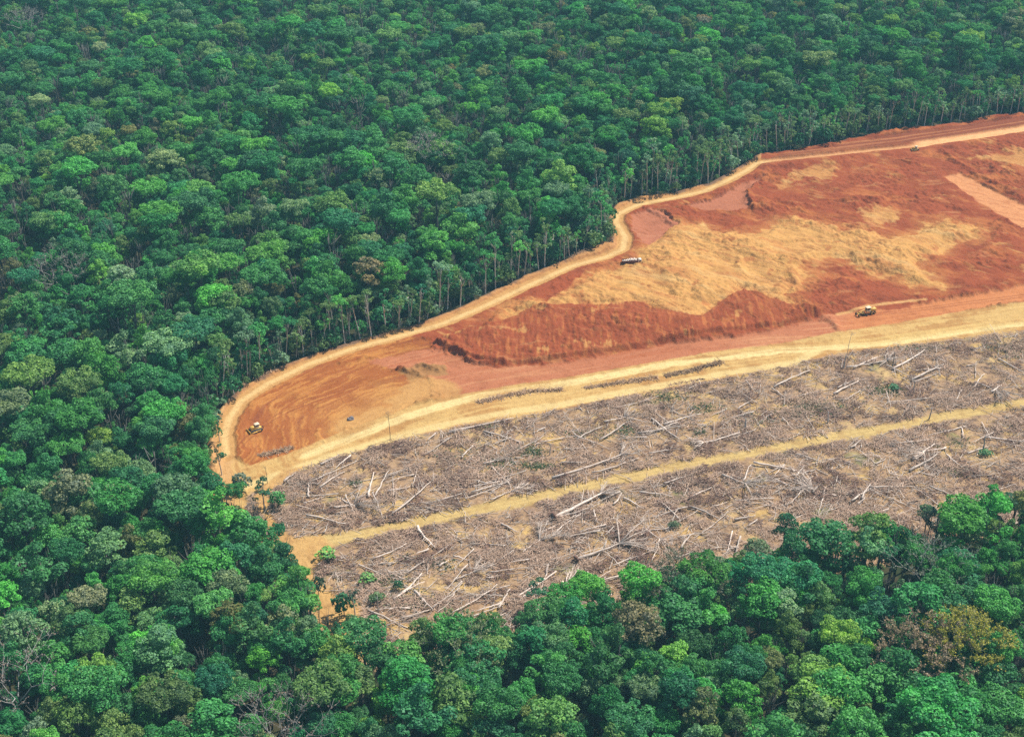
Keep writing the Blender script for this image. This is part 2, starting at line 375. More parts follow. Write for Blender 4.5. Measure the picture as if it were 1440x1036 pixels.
    yc = lerp(np.ones(X.shape + (3,)) * np.array([.60, .375, .13]), [.48, .25, .08], sstep(-.1, .35, N1 + N2 * .5 + along * .8) * .9)
    yc = lerp(yc, [.68, .45, .165], sstep(.1, .4, -along) * .6)
    C = C * (1 - my[..., None]) + yc * my[..., None]
    # slash ground
    ms = sstep(-1.5, 1.5, sdist(SLASH_W, X + N2 * 2.5, Y + N2 * 3.5)); U0 = U
    sc = lerp(np.ones(X.shape + (3,)) * np.array([.43, .275, .15]), [.60, .41, .17], sstep(.0, .45, fbm(X, Y, 18, 4, 61) + N3 * .3))
    sc = lerp(sc, [.25, .155, .10], sstep(.05, .45, fbm(X, Y, 11, 4, 63) + N3 * .4) * .85)
    sc = lerp(sc, [.15, .095, .07], sstep(.22, .5, fbm(X, Y, 6, 4, 64) + N3 * .3 - .15 * fbm(X, Y, 40, 2, 66)) * .85)
    sc = lerp(sc, [.60, .39, .13], sstep(.18, .4, fbm(X, Y, 14, 3, 65) + N3 * .15) * .8)
    sc = lerp(sc, [.17, .19, .075], sstep(.3, .5, fbm(X, Y, 25, 4, 67)) * .7)
    C = C * (1 - ms[..., None]) + sc * ms[..., None]
    # roads
    H = np.zeros(X.shape)
    mperim = sstep(1, -1, dP + N2 * 1.2 + N3 * .4 - 4.7 + sstep(1050, 1090, U) * 2.2)
    far = sstep(1060, 1100, U)
    pc = lerp(np.ones(X.shape + (3,)) * np.array([.56, .30, .10]), [.72, .47, .19], sstep(2.6, .6, np.abs(dP + N2 * .5)))
    pc = lerp(pc, [.62, .28, .115], far * .8)
    C = C * (1 - mperim[..., None]) + pc * mperim[..., None]
    widen = sstep(1275, 1300, U) * sstep(5.8, 4.0, np.abs(dP + N2 * .6)) ; C = lerp(C, [.84, .43, .18], widen)
    outer = sstep(0.5, -1.5, -sdc + 1.0) * sstep(7, 4.5, sdc + N2 * 2) * (dP < 40) * sstep(300, 500, V * 0 + 700 - V * .5)
    rim = sstep(8, 5, sdc + N2 * 2.5) * (V < 640) * (U < 1070); C = lerp(C, [.58, .30, .105], rim * (1 - mperim) * .85)
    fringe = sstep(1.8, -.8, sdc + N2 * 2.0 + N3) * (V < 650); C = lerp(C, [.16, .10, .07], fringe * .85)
    mrr = sstep(-1.2, 1.2, sdist(world(RIGHTRD), X + N2 * 1.6, Y + N2 * 1.6) + fbm(X, Y, 9, 3, 45) * 1.4); C = lerp(C, [.68, .30, .12], mrr * .95); C = lerp(C, [.46, .16, .06], mrr * sstep(.05, .35, fbm(A * .2, B, 3, 4, 44)) * .6)
    r1 = sstep(3.6, 1.6, h1 + N2 * 1.2); r2 = sstep(3.6, 1.4, h2 + N2 * 1.2)
    C = lerp(C, [.80, .62, .27], r1 * .9 * sstep(.5, .0, along)); C = lerp(C, [.74, .55, .23], r2 * .8)
    C = lerp(C, [.60, .37, .12], r1 * sstep(.25, .0, np.abs(h1 - 1.0 + N3 * .2)) * .5)
    hz = sstep(9.0, 6.0, h1) * (s1 < 0) * sstep(1100, 1200, U); C = lerp(C, [.66, .44, .15], hz * sstep(-.2, .3, fbm(h1, a1 * .02, 3, 2, 71)) * .6)
    ht, st, a3 = ldist(world(TRACK), X, Y)
    wT = 3.7 + N2 * 1.8 + fbm(X, Y, 30, 2, 73) * 2.0 + N3 * .6
    rT = sstep(1.0, -1.0, ht - wT); C = lerp(C, [.55, .385, .14], rT * .92)
    C = lerp(C, [.66, .46, .17], rT * sstep(.9, .3, np.abs(ht - 1.2)) * .6); C = lerp(C, [.44, .27, .10], rT * sstep(.05, .4, N2 + .4 * N3) * .6)
    ma = sm(APRON, 1.2, X + N2 * 2, Y + N2 * 2); C = lerp(C, [.60, .35, .12], ma * .9); C = lerp(C, [.46, .25, .09], ma * sstep(0, .4, N2 + N3 * .4) * .6)
    lt = sstep(334, 322, U + N2 * 6) * sstep(560, 580, V) * (1 - mperim) * (1 - ms); C = lerp(C, [.60, .34, .13], lt)
    gul = sstep(.945, .995, 1 - np.abs(fbm(A * .22 + N2 * .5, B, 6.5, 3, 46))) * (1 - my) * (1 - ms) * (1 - mperim) * (1 - mrr) * (1 - mpl) * (1 - mb)
    gul *= sstep(-.1, .3, fbm(X, Y, 22, 2, 47)); C = lerp(C, [.36, .12, .045], gul * .55)
    dw, _, aw = ldist(world([(1178, 442), (1200, 438), (1222, 432), (1262, 426), (1300, 424)]), X, Y); C = lerp(C, [.66, .36, .13], sstep(1.7, .6, dw + N2 * .9) * .9)
    for q in ([(359, 607), (372, 596), (400, 580), (450, 560), (500, 545)], [(359, 609), (345, 622), (338, 632)], [(1222, 443), (1280, 437), (1360, 426), (1440, 416)], [(892, 372), (860, 372), (830, 380), (790, 394)]):
        dv, _, av = ldist(world(q), X, Y); C = lerp(C, [.27, .075, .03], sstep(.45, .2, np.abs(dv - 1.1 + .1 * N2)) * .6)
    # ---- heights
    mound = np.maximum.reduce([sstep(0, 2.4, sdist(world(REDFACE), X + N2 * .8, Y + N2 * .6)), sstep(0, 9, sdist(world(TAN), WX, WY))])
    rk = sstep(-.25, .35, fbm(X, Y, 40, 2, 80)); bumps = np.abs(fbm(X, Y, 13, 4, 81)) * (1.0 + 3.0 * rk) + np.abs(fbm(X, Y, 4.0, 2, 82)) * .8 * rk
    inpit = sstep(2, 14, dP) * (1 - my) * (1 - ms) * (1 - mpl) * (1 - mb) * (1 - mpu) * (1 - mrr) * (1 - mrt)
    H += mound * 2.4 + inpit * (bumps + streak * .38 * (.3 + mt) + .8 + fbm(X, Y, 38, 3, 83) * 3.4)
    H += mrf * fbm(X * 1.5, Y * .3, 3, 2, 84) * .45
    H -= gul * .5; H += mb * (fur * .6) + mrt * (band * .9 + .6)
    H += sstep(16, 6, dP) * 1.4 * (1 - my)                       # perimeter road stands on a bank
    H -= mperim * N2 * 0.0
    for pts, hh, w in (([(684, 466), (697, 452), (712, 441), (738, 434), (760, 440), (772, 444)], 2.2, 2.2), ([(905, 296), (925, 302), (946, 314), (958, 320)], 2.0, 2.0),
                       ([(612, 484), (640, 497), (668, 510), (720, 514)], 1.6, 1.4), ([(1058, 262), (1052, 280), (1062, 296), (1110, 296), (1160, 288), (1240, 284)], 2.2, 3.0),
                       ([(1065, 250), (1080, 250)], 2.0, 2.0), ([(1326, 215), (1340, 228), (1366, 244), (1400, 262), (1440, 284)], 2.2, 2.4), ([(1390, 236), (1410, 248), (1440, 252)], 1.8, 2.0),
                       ([(560, 520), (585, 514), (620, 519)], 2.2, 2.2), ([(480, 512), (500, 506), (530, 503)], 1.2, 1.6), ([(775, 507), (850, 497), (940, 481), (1040, 467), (1110, 455)], .9, 1.0),
                       ([(1040, 372), (1040, 384), (1044, 392)], 1.5, 2.0), ([(1104, 345), (1140, 342)], 1.3, 2.0), ([(1115, 385), (1118, 405), (1112, 425)], 1.8, 2.5), ([(870, 372), (905, 380)], .8, 1.8),
                       ([(940, 358), (945, 372)], 1.3, 2.4), ([(1120, 445), (1145, 442), (1168, 450), (1176, 460)], 2.0, 2.6)):
        d, _, _ = ldist(world(pts), WX, WY); H += hh * np.exp(-(d / w) ** 2) * (.8 + .4 * N2)
    H += my * (N2 * .25 + .1) + ms * (np.abs(N2) * .9 + np.abs(fbm(X, Y, 3, 3, 86)) * .55)
    flat = np.maximum.reduce([r1, r2, rT, mrr, mperim, widen])
    H = H * (1 - flat * .75)
    H += N3 * .12
    for hd in (h1, h2, ht): H -= sstep(.55, .2, np.abs(hd - 1.1)) * .10 * (hd < 3)
    H = np.maximum(H, 0) + .05
    H = H * sstep(-3.5, .5, sdc) + (-1.2) * sstep(-.5, -4.0, sdc)
    full = np.full(GXX.shape, -1.2); full[keep] = H; H = full
    # category per face
    cat = np.zeros(X.shape, int)
    cat[ms > .5] = 3
    cat[(my > .5) & (ms <= .5)] = 1
    cat[(mperim > .5) | (widen > .5) | (mrr > .5) | (r1 > .5) | (r2 > .5)] = 1
    cat[(rT > .5) | ((ma > .5) & (V > 700))] = 2
    ny, nx = GXX.shape
    cf = np.zeros(GXX.shape, int); cf[keep] = cat; cat = cf
    CF = np.zeros(GXX.shape + (3,)); CF[keep] = C; C = CF; X, Y = GXX, GYY
    I = np.arange(ny * nx).reshape(ny, nx)
    Q = np.stack([I[:-1, :-1], I[:-1, 1:], I[1:, 1:], I[1:, :-1]], -1).reshape(-1, 4)
    kq = (keep[:-1, :-1] & keep[1:, 1:] & keep[:-1, 1:] & keep[1:, :-1]).ravel()
    cq = cat[:-1, :-1].ravel()
    # analytic normals keep the seams between the pieces smooth
    gy, gx = np.gradient(H, .7, .5); NN = np.stack([-gx, -gy, np.ones_like(H)], -1); NN /= np.linalg.norm(NN, axis=-1, keepdims=True); NN = NN.reshape(-1, 3)
    P = np.stack([X, Y, H], -1).reshape(-1, 3); Cf = np.clip(C.reshape(-1, 3) * np.array([.82, .82, .84]), .01, .85)
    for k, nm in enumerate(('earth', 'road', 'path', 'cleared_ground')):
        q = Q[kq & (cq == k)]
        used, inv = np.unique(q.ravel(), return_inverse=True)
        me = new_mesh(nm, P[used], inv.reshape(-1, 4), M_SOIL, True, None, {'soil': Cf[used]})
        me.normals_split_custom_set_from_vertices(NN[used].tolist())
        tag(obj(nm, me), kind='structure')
    return xs, ys, H, sdf
XS, YS, HG, SDG = build_clearing()
def gh(x, y):
    """height of the cleared ground, or of the forest floor outside it"""
    i = int(round((x - XS[0]) / .5)); j = int(round((y - YS[0]) / .7))
    if 0 <= i < len(XS) and 0 <= j < len(YS) and SDG[j, i] > -2.5: return float(HG[j, i])
    return float(relief(np.array([x]), np.array([y]))[0]) - .3
def csd(x, y):
    i = int(round((x - XS[0]) / .5)); j = int(round((y - YS[0]) / .7))
    return float(SDG[j, i]) if 0 <= i < len(XS) and 0 <= j < len(YS) else -99.0

# ------------------------------------------------------------------ wide forest floor
def axis(lo, hi, step, far, g=1.35):
    a = list(np.arange(lo, hi + .1, step)); s = step; x = hi
    while x < far[1]: s *= g; x += s; a.append(x)
    s = step; x = lo; pre = []
    while x > far[0]: s *= g; x -= s; pre.append(x)
    return np.array(pre[::-1] + a)
gx_, gy_ = axis(-620, 640, 7, (-2600, 2600)), axis(230, 1500, 7, (-900, 3600))
GX, GY = np.meshgrid(gx_, gy_); gsd = clear_sd(GX, GY)
GZ = relief(GX, GY, gsd) - .35 - 1.2 * sstep(6, 14, gsd)
GI = np.arange(GX.size).reshape(GX.shape)
GQ = np.stack([GI[:-1, :-1], GI[:-1, 1:], GI[1:, 1:], GI[1:, :-1]], -1).reshape(-1, 4)
m, nt, out = mat_base('forest_floor')
geo = nnode(nt, 'ShaderNodeNewGeometry')
fc = mixc(nt, (.035, .045, .02), (.07, .055, .03), rmp(nt, noise(nt, geo.outputs['Position'], .15, 6), .4, .65))
fp = nnode(nt, 'ShaderNodeBsdfPrincipled'); fp.inputs['Roughness'].default_value = 1; fp.inputs['Specular IOR Level'].default_value = .05
nt.links.new(fc, fp.inputs['Base Color']); nt.links.new(fp.outputs[0], out.inputs[0])
tag(obj('ground', new_mesh('ground', np.stack([GX, GY, GZ], -1).reshape(-1, 3), GQ, m, True)), kind='structure')

# ------------------------------------------------------------------ trees
def leaves(rs, centers, radii, size, cover, up=.25, cut=-.35, squash=.8, jit=.62, rough=.24):
    """leaf sprays spread over the outside of lobes; returns verts, quads, variation"""
    P = []; Nn = []; LV = []
    centers = np.asarray(centers); radii = np.asarray(radii)
    for i, (c, r) in enumerate(zip(centers, radii)):
        n = max(12, int(4 * math.pi * r * r * .68 * cover / (size * size)))
        d = rs.normal(size=(n, 3)); d /= np.linalg.norm(d, axis=1, keepdims=True)
        d = d[d[:, 2] > cut]
        b = rs.normal(size=(9, 3)); b /= np.linalg.norm(b, axis=1, keepdims=True)
        bump = (np.clip((d @ b.T).max(1), 0, 1) ** 6)
        rr = r * (1 - rough + rough * 1.9 * bump + rs.uniform(-.16, .10, len(d)))
        p = c + d * rr[:, None] * np.array([1, 1, squash])
        dd = np.linalg.norm((p[:, None, :] - centers[None]) / np.array([1, 1, squash]), axis=2) / radii[None]; dd[:, i] = 9
        k = dd.min(1) > .78
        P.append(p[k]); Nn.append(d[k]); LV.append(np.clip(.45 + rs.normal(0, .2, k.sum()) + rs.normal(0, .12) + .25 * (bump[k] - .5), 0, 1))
    P = np.concatenate(P); Nn = np.concatenate(Nn); LV = np.concatenate(LV)
    n = Nn + rs.normal(size=Nn.shape) * jit + np.array([0, 0, up]); n /= np.linalg.norm(n, axis=1, keepdims=True)
    t = np.cross(n, rs.normal(size=n.shape)); t /= np.linalg.norm(t, axis=1, keepdims=True); b = np.cross(n, t)
    s = size * rs.uniform(.5, .98, (len(P), 1)); s2 = s * rs.uniform(.6, 1.0, (len(P), 1))
    V = np.stack([P - t * s, P - b * s2, P + t * s, P + b * s2], 1)
    V += n[:, None, :] * np.array([-.15, .12, -.15, .12])[None, :, None] * s[:, None, :]
    return V.reshape(-1, 3), np.arange(len(P) * 4).reshape(-1, 4), np.repeat(LV, 4)

def make_crown(seed, R, z0, z1, nl, size=.62, cover=1.5, style='dome'):
    rs = np.random.default_rng(seed); C = []; Rr = []
    for i in range(nl):
        a = i * 2.399 + rs.uniform(-.5, .5); q = math.sqrt((i + .5) / nl) * .82 * rs.uniform(.85, 1.12)
        if style == 'flat': h = .72 + rs.uniform(-.12, .12); lr = R * rs.uniform(.2, .3)
        elif style == 'tall': h = 1 - q * .55 - (i % 3) * .24; lr = R * rs.uniform(.22, .38)
        elif style == 'open': h = math.sqrt(max(0, 1 - q * q)) * .8 - rs.uniform(0, .35); lr = R * rs.uniform(.16, .27)
        else: h = math.sqrt(max(0, 1 - q * q * .95)) * .86 + rs.uniform(-.18, .05) - (.28 if i % 4 == 3 else 0); lr = R * rs.uniform(.16, .33)
        C.append((math.cos(a) * q * R, math.sin(a) * q * R, z0 + (z1 - z0) * max(.1, h) - lr * .35)); Rr.append(lr)
    return leaves(rs, C, Rr, size, cover), C, Rr

def tree_meshes(name, seed, R, H, z0, nl, style='dome', size=.62, cover=1.5, tr=.42, bark=None, limbs=7):
    (V, F, LV), C, Rr = make_crown(seed, R, z0, H, nl, size, cover, style)
    cm = new_mesh(name + '_crown', V, F, M_LEAF, False, {'lv': LV})
    rs = random.Random(seed); mb = MB(); lean = (rs.uniform(-1, 1), rs.uniform(-1, 1)); top = z0 + (H - z0) * .55
    P = [(lean[0] * t * t * 1.2, lean[1] * t * t * 1.2, -1.0 + (top + 1.0) * t) for t in (0, .06, .3, .6, .85, 1)]
    mb.tube(P, [tr * 1.7, tr * 1.15, tr, tr * .8, tr * .6, tr * .35], 7, .6)
    for i in range(min(limbs, len(C))):
        c = Vector(C[int(i * len(C) / limbs)]); s = Vector(P[3]) if i % 2 else Vector(P[4]); mid = s.lerp(c, .5) + Vector((0, 0, -.6))
        mb.tube([s, mid, c], [tr * .5, tr * .3, tr * .1], 5, .6)
    tm = mb.mesh(name + '_trunk', bark or M_BARK, True)
    return cm, tm

VARS = .86
VAR = [  # crown meshes of the rainforest trees: seed, radius, height, crown base, lobes, style
    (101, 7.0, 27, 17, 16, 'dome', 'round lumpy'), (102, 6.4, 26, 16, 13, 'dome', 'rounded'), (103, 8.0, 28, 20, 20, 'flat', 'flat-topped'),
    (104, 6.0, 29, 15, 13, 'tall', 'tall heaped'), (105, 7.4, 26, 17, 26, 'open', 'loose ragged'), (106, 7.2, 27, 18, 22, 'dome', 'finely lumpy'),
    (107, 6.6, 25, 15, 10, 'dome', 'bulging'), (108, 7.6, 28, 19, 26, 'flat', 'wide spreading'), (109, 6.2, 28, 16, 20, 'open', 'uneven'), (110, 6.8, 27, 15, 18, 'tall', 'many-headed')]
PROTO = []
for v in VAR:
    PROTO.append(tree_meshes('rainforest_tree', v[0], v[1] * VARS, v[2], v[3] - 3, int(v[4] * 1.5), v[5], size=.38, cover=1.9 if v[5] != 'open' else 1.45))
LF = 2.25
PAL = [  # leaf colour, weight, word
    ((.024, .108, .042), 30, 'deep green'), ((.038, .150, .045), 27, 'mid green'), ((.062, .205, .044), 9, 'bright green'), ((.11, .215, .042), 2.2, 'yellow-green'),
    ((.082, .140, .048), 11, 'olive green'), ((.095, .165, .100), 7, 'grey-green'), ((.018, .100, .055), 10, 'blue-green'), ((.12, .115, .05), 1.3, 'bronze green'), ((.13, .15, .10), 2.0, 'pale greyish')]
PW_ = np.array([p[1] for p in PAL], float); PW_ /= PW_.sum()

def place_forest():
    pts = []; s = 6.5; rs = np.random.default_rng(5)
    yy = 292.0; row = 0
    while yy < 1400:
        half = (yy * CP + CH * SP) * .37 + 30
        for xx in np.arange(-half, half, s):
            pts.append((xx + (row % 2) * s / 2 + rs.uniform(-.42, .42) * s, yy + rs.uniform(-.42, .42) * s))
        yy += s * .88; row += 1
    return np.array(pts)
FP = place_forest(); NTOP = len(FP); FP = np.concatenate([FP, FP + np.random.default_rng(6).normal(0, 1.2, FP.shape) + np.array([3.2, 2.8])]); LOWER = np.arange(len(FP)) >= NTOP; fsd = clear_sd(FP[:, 0], FP[:, 1])
ups = ldist(UPPER_W, FP[:, 0], FP[:, 1], 60)[0]
uu, vv, _ = proj(FP[:, 0], FP[:, 1])
upper_side = (ups < 22) & (vv < 600) & (uu > 320)
keep = (~LOWER | (np.random.default_rng(8).random(len(FP)) < .68)) & (fsd < -2.0) & ~(upper_side & (ups < 15))
FP = FP[keep]; fsd = fsd[keep]; LOWER = LOWER[keep]
n = len(FP); rs = np.random.default_rng(9)
f_kind = rs.integers(0, len(VAR), n)
f_scale = np.clip(rs.lognormal(-.24, .34, n), .42, 1.75)
f_scale = np.where(LOWER, rs.uniform(.5, .74, n), f_scale); f_scale = np.where((fsd > -9), np.minimum(f_scale, .95), f_scale)
f_rot = rs.uniform(0, 6.283, n)
patch = fbm(FP[:, 0], FP[:, 1], 60, 3, 90)
pal_i = rs.choice(len(PAL), n, p=PW_)
mean_ = np.array([.036, .140, .048]); f_tint = np.array([1.06, 1.0, .84]) * LF * (mean_ + (np.array([PAL[i][0] for i in pal_i]) - mean_) * .78) * (1 + rs.normal(0, .14, (n, 1))) * (1 + rs.normal(0, .09, (n, 3)))
f_z = relief(FP[:, 0], FP[:, 1]) - .4
zs = np.where(LOWER, f_scale, f_scale ** .55) * rs.uniform(.86, 1.1, n)
U_, V_, D_ = proj(FP[:, 0], FP[:, 1], f_z + 24 * zs)
show = np.where(~LOWER & (U_ > -5) & (U_ < 1445) & (V_ > -5) & (V_ < 1045), f_scale * np.array([v[1] for v in VAR])[f_kind] / D_, 0)
order = np.argsort(-show * (1 + 0 * D_)); NEAR = order[:300]
is_near = np.zeros(n, bool); is_near[NEAR] = True

def where(x, y, z):
    u, v, _ = proj(x, y, z)
    return f'{max(0, min(100, round(u / 14.4)))}% across, {max(0, min(100, round(v / 10.36)))}% down'
USED = set()
def uniq(fmt, x, y, z):
    k = 0
    while True:
        s = fmt + ' ' + where(x + k, y, z)
        if s not in USED: USED.add(s); return s
        k += 1.5
def add_tree(name, meshes, loc, rz, sc, tint, label, cat='tree', group=None, zs=None, lean=(0, 0)):
    t = empty(name, loc, rz); t.scale = (sc, sc, zs or sc); t.rotation_euler = (lean[0], lean[1], rz)
    c = obj('crown', meshes[0], t); c['tint'] = [float(x) for x in tint]
    obj('trunk', meshes[1], t)
    tag(t, label, cat, group)
    return t
words = lambda s: 'huge' if s > 1.3 else 'broad' if s > 1.05 else 'medium' if s > .8 else 'small'
src = {}
for i in NEAR:
    x, y, z = FP[i, 0], FP[i, 1], f_z[i]; v = VAR[f_kind[i]]
    lab = uniq(f'{words(f_scale[i])} {PAL[pal_i[i]][2]} {v[6]} forest tree', x, y, z + 24 * zs[i])
    t = add_tree('rainforest_tree', PROTO[f_kind[i]], (x, y, z), f_rot[i], f_scale[i], f_tint[i], lab, 'tree', 'large rainforest trees in the canopy', zs[i])
    src.setdefault(int(f_kind[i]), t)

# the rest of the forest: one object that repeats the trees above
def scatter(name, P, rot, scale, kind, tint, sources):
    me = bpy.data.meshes.new(name); me.vertices.add(len(P)); me.vertices.foreach_set('co', np.asarray(P, np.float32).ravel())
    for an, ty, arr, fld in (('rz', 'FLOAT', rot, 'value'), ('sc', 'FLOAT_VECTOR', scale, 'vector'), ('kd', 'INT', kind, 'value')):
        a = me.attributes.new(an, ty, 'POINT'); a.data.foreach_set(fld, np.asarray(arr, np.int32 if ty == 'INT' else np.float32).ravel())
    a = me.attributes.new('tint', 'FLOAT_COLOR', 'POINT'); c = np.ones((len(P), 4), np.float32); c[:, :3] = tint; a.data.foreach_set('color', c.ravel())
    o = obj(name, me)
    ng = bpy.data.node_groups.new(name, 'GeometryNodeTree')
    ng.interface.new_socket('Geometry', in_out='INPUT', socket_type='NodeSocketGeometry'); ng.interface.new_socket('Geometry', in_out='OUTPUT', socket_type='NodeSocketGeometry')
    N = ng.nodes; L = ng.links
    gi = N.new('NodeGroupInput'); go = N.new('NodeGroupOutput'); iop = N.new('GeometryNodeInstanceOnPoints'); jj = N.new('GeometryNodeJoinGeometry')
    for parts in sources:
        g2 = N.new('GeometryNodeGeometryToInstance')
        for p in parts:
            oi = N.new('GeometryNodeObjectInfo'); oi.inputs['Object'].default_value = p; oi.inputs['As Instance'].default_value = False; oi.transform_space = 'ORIGINAL'
            L.new(oi.outputs['Geometry'], g2.inputs[0])
        L.new(g2.outputs[0], jj.inputs[0])
    def na(nm, ty):
        q = N.new('GeometryNodeInputNamedAttribute'); q.data_type = ty; q.inputs[0].default_value = nm; return q.outputs[0]
    L.new(gi.outputs[0], iop.inputs['Points']); L.new(jj.outputs[0], iop.inputs['Instance']); iop.inputs['Pick Instance'].default_value = True
    L.new(na('kd', 'INT'), iop.inputs['Instance Index']); L.new(na('sc', 'FLOAT_VECTOR'), iop.inputs['Scale'])
    cx = N.new('ShaderNodeCombineXYZ'); L.new(na('rz', 'FLOAT'), cx.inputs[2]); L.new(cx.outputs[0], iop.inputs['Rotation'])
    L.new(iop.outputs[0], go.inputs[0])
    md = o.modifiers.new('scatter', 'NODES'); md.node_group = ng
    return o
def kids(t): return list(t.children)
sources = [kids(src[k]) for k in sorted(src)]
rest = ~is_near
fo = scatter('forest', np.column_stack([FP[rest], f_z[rest]]), f_rot[rest], np.column_stack([f_scale[rest], f_scale[rest], zs[rest]]), f_kind[rest] % len(sources), f_tint[rest], sources)
tag(fo, 'dense green rainforest canopy stretching to the top of the picture', 'forest', kind='stuff')

# small understorey trees and bushes that close the gaps between the crowns
def bush_meshes(seed, R, H):
    rs = np.random.default_rng(seed); C = []; Rr = []
    for i in range(7):
        a = i * 2.4; q = math.sqrt(i / 7) * .7; C.append((math.cos(a) * q * R, math.sin(a) * q * R, H * (.75 - .35 * q) * rs.uniform(.8, 1.1))); Rr.append(R * rs.uniform(.35, .5))
    V, F, LV = leaves(rs, C, Rr, .5, 1.5)
    mb = MB(); mb.tube([(0, 0, -.6), (.1, 0, H * .3), (.2, .1, H * .7)], [.16, .12, .05], 5)
    for c in C[:4]: mb.tube([(.1, 0, H * .25), c], [.09, .03], 4)
    return new_mesh('bush_crown', V, F, M_LEAF, False, {'lv': LV}), mb.mesh('bush_trunk', M_BARK, True)
BUSH = [bush_meshes(s, r, h) for s, r, h in ((201, 2.6, 4.5), (202, 3.2, 6.5), (203, 2.2, 3.4))]

# tall pale-trunked trees that line the upper edge of the clearing
EDGE = []
for k, (sd, R, H, z0, nl, st) in enumerate(((301, 4.2, 28, 17, 14, 'open'), (302, 4.8, 30, 19, 14, 'dome'), (303, 3.6, 26, 11, 15, 'tall'), (304, 5.0, 29, 20, 14, 'flat'), (305, 3.6, 24, 9, 15, 'open'), (306, 3.8, 27, 8, 18, 'tall'))):
    EDGE.append(tree_meshes('edge_tree', sd, R, H, z0, nl, st, size=.46, cover=1.6, tr=.30, bark=M_PALEBARK, limbs=6))
EWORD = ['small ragged', 'round', 'narrow', 'flat', 'thin', 'long']
seg = np.diff(UPPER_W, axis=0); ln = np.linalg.norm(seg, axis=1); cum = np.concatenate([[0], np.cumsum(ln)])
def on_edge(s):
    i = min(len(seg) - 1, int(np.searchsorted(cum, s) - 1)); i = max(0, i)
    t = (s - cum[i]) / ln[i]; p = UPPER_W[i] + seg[i] * t; nrm = np.array([-seg[i][1], seg[i][0]]) / ln[i]
    return p, nrm
rs = np.random.default_rng(31); s = 48.0; ne = 0; edge_xy = []
while s < cum[-1] - 4:
    p, nrm = on_edge(s)
    for off in ((rs.uniform(2.2, 5.5),) if rs.random() < .3 else (rs.uniform(2.0, 5.0), rs.uniform(7.0, 14))):
        q = p + nrm * off + rs.uniform(-1, 1, 2)
        if csd(q[0], q[1]) > -1.2: continue
        u, v, _ = proj(q[0], q[1], 14)
        if u > 1475 or u < 300: continue
        k = int(rs.integers(0, len(EDGE))); sc = rs.uniform(.58, 1.12)
        pi = int(rs.choice([0, 1, 2, 4, 5, 6], p=[.14, .22, .1, .29, .22, .03]))
        tint = LF * np.array(PAL[pi][0]) * rs.uniform(.85, 1.3)
        z = gh(q[0], q[1]) - .1
        lab = uniq(f'tall pale trunk under {EWORD[k]} {PAL[pi][2]} crown, forest edge,', q[0], q[1], z + 22 * sc)
        add_tree('edge_tree', EDGE[k], (q[0], q[1], z), rs.uniform(0, 6.28), sc, tint, lab, 'tree', "pale-trunked trees along the forest's upper edge", sc * rs.uniform(.9, 1.08), (rs.normal(0, .075), rs.normal(0, .075)))
        ne += 1; edge_xy.append(q)
    s += rs.uniform(2.4, 8.5)
print('edge trees', ne, 'forest trees', n)

# undergrowth: along the edges and under the canopy near them
B = []
s = 0.0
while s < cum[-1]:
    p, nrm = on_edge(s)
    for k in range(7):
        q = p + nrm * rs.uniform(1.2, 26) + rs.uniform(-1.5, 1.5, 2)
        if csd(q[0], q[1]) < -.6: B.append((q[0], q[1], rs.uniform(.6, 2.3) if k > 2 else rs.uniform(.25, .8)))
    s += 2.6
CW = CLEAR_W[len(UPPER) - 1:]
for a, b in zip(CW[:-1], CW[1:]):
    L_ = np.linalg.norm(b - a)
    for t in np.arange(0, 1, 3.5 / L_):
        q = a + (b - a) * t + rs.uniform(-4, 4, 2)
        if -9 < csd(q[0], q[1]) < .5: B.append((q[0], q[1], rs.uniform(.4, 1.2)))
B = np.array(B); nb = len(B)
bt = LF * .8 * np.array([PAL[i][0] for i in rs.choice([0, 1, 4, 5], nb, p=[.25, .15, .4, .2])]) * rs.uniform(.7, 1.15, (nb, 1))
bz = np.array([gh(b[0], b[1]) for b in B])

ISO = []  # free-standing bushes and trees, built further down, whose meshes the undergrowth repeats
def px_tree(u, v, mesh, h_scale, tint, label, name='tree', cat='tree', sc=None, rz=0., group=None):
    tint = tuple(LF * c_ for c_ in tint)
    x, y = gp(u, v); z = gh(x, y) - .1
    t = add_tree(name, mesh, (x, y, z), rz, sc or h_scale, tint, label, cat, group, h_scale); ISO.append(t); return t
DG = (.020, .075, .035); DK = (.030, .055, .035); MG = (.04, .15, .045)
b0 = px_tree(460, 786, BUSH[2], 1.3, (.09, .2, .05), 'low bright green bush beside the left end of the dirt track', 'bush', 'bush', 1.9)
b1 = px_tree(448, 838, BUSH[1], 1.5, DK, 'dark nearly black shrub by the sandy gap at the lower left of the clearing', 'bush', 'bush', 1.1)
b2 = px_tree(828, 832, BUSH[1], 1.3, (.035, .16, .045), 'solitary round green bush left of the forest at the bottom of the clearing', 'bush', 'bush', 1.6)
us = scatter('undergrowth', np.column_stack([B[:, 0], B[:, 1], bz - .1]), rs.uniform(0, 6.28, nb), np.repeat(B[:, 2:3], 3, 1), rs.integers(0, 3, nb), bt, [kids(b0), kids(b1), kids(b2)])
tag(us, 'low olive and green bushes along the foot of the forest', 'undergrowth', kind='stuff')
px_tree(500, 872, EDGE[4], .72, DK, 'thin dark tree standing alone in the sandy gap at lower left', 'tree', 'tree', .8)
px_tree(484, 868, BUSH[1], 1.9, DG, 'dark green spreading shrub beside the thin dark tree at lower left', 'bush', 'bush', 1.5, 1.)
px_tree(372, 716, EDGE[5], .62, DG, 'dark green tree with a forked top left of the felled area', 'tree', 'tree', 1.0)
px_tree(392, 714, BUSH[1], 1.4, (.05, .15, .05), 'green bush to the right of the dark forked tree', 'bush', 'bush', 1.3, 2.)
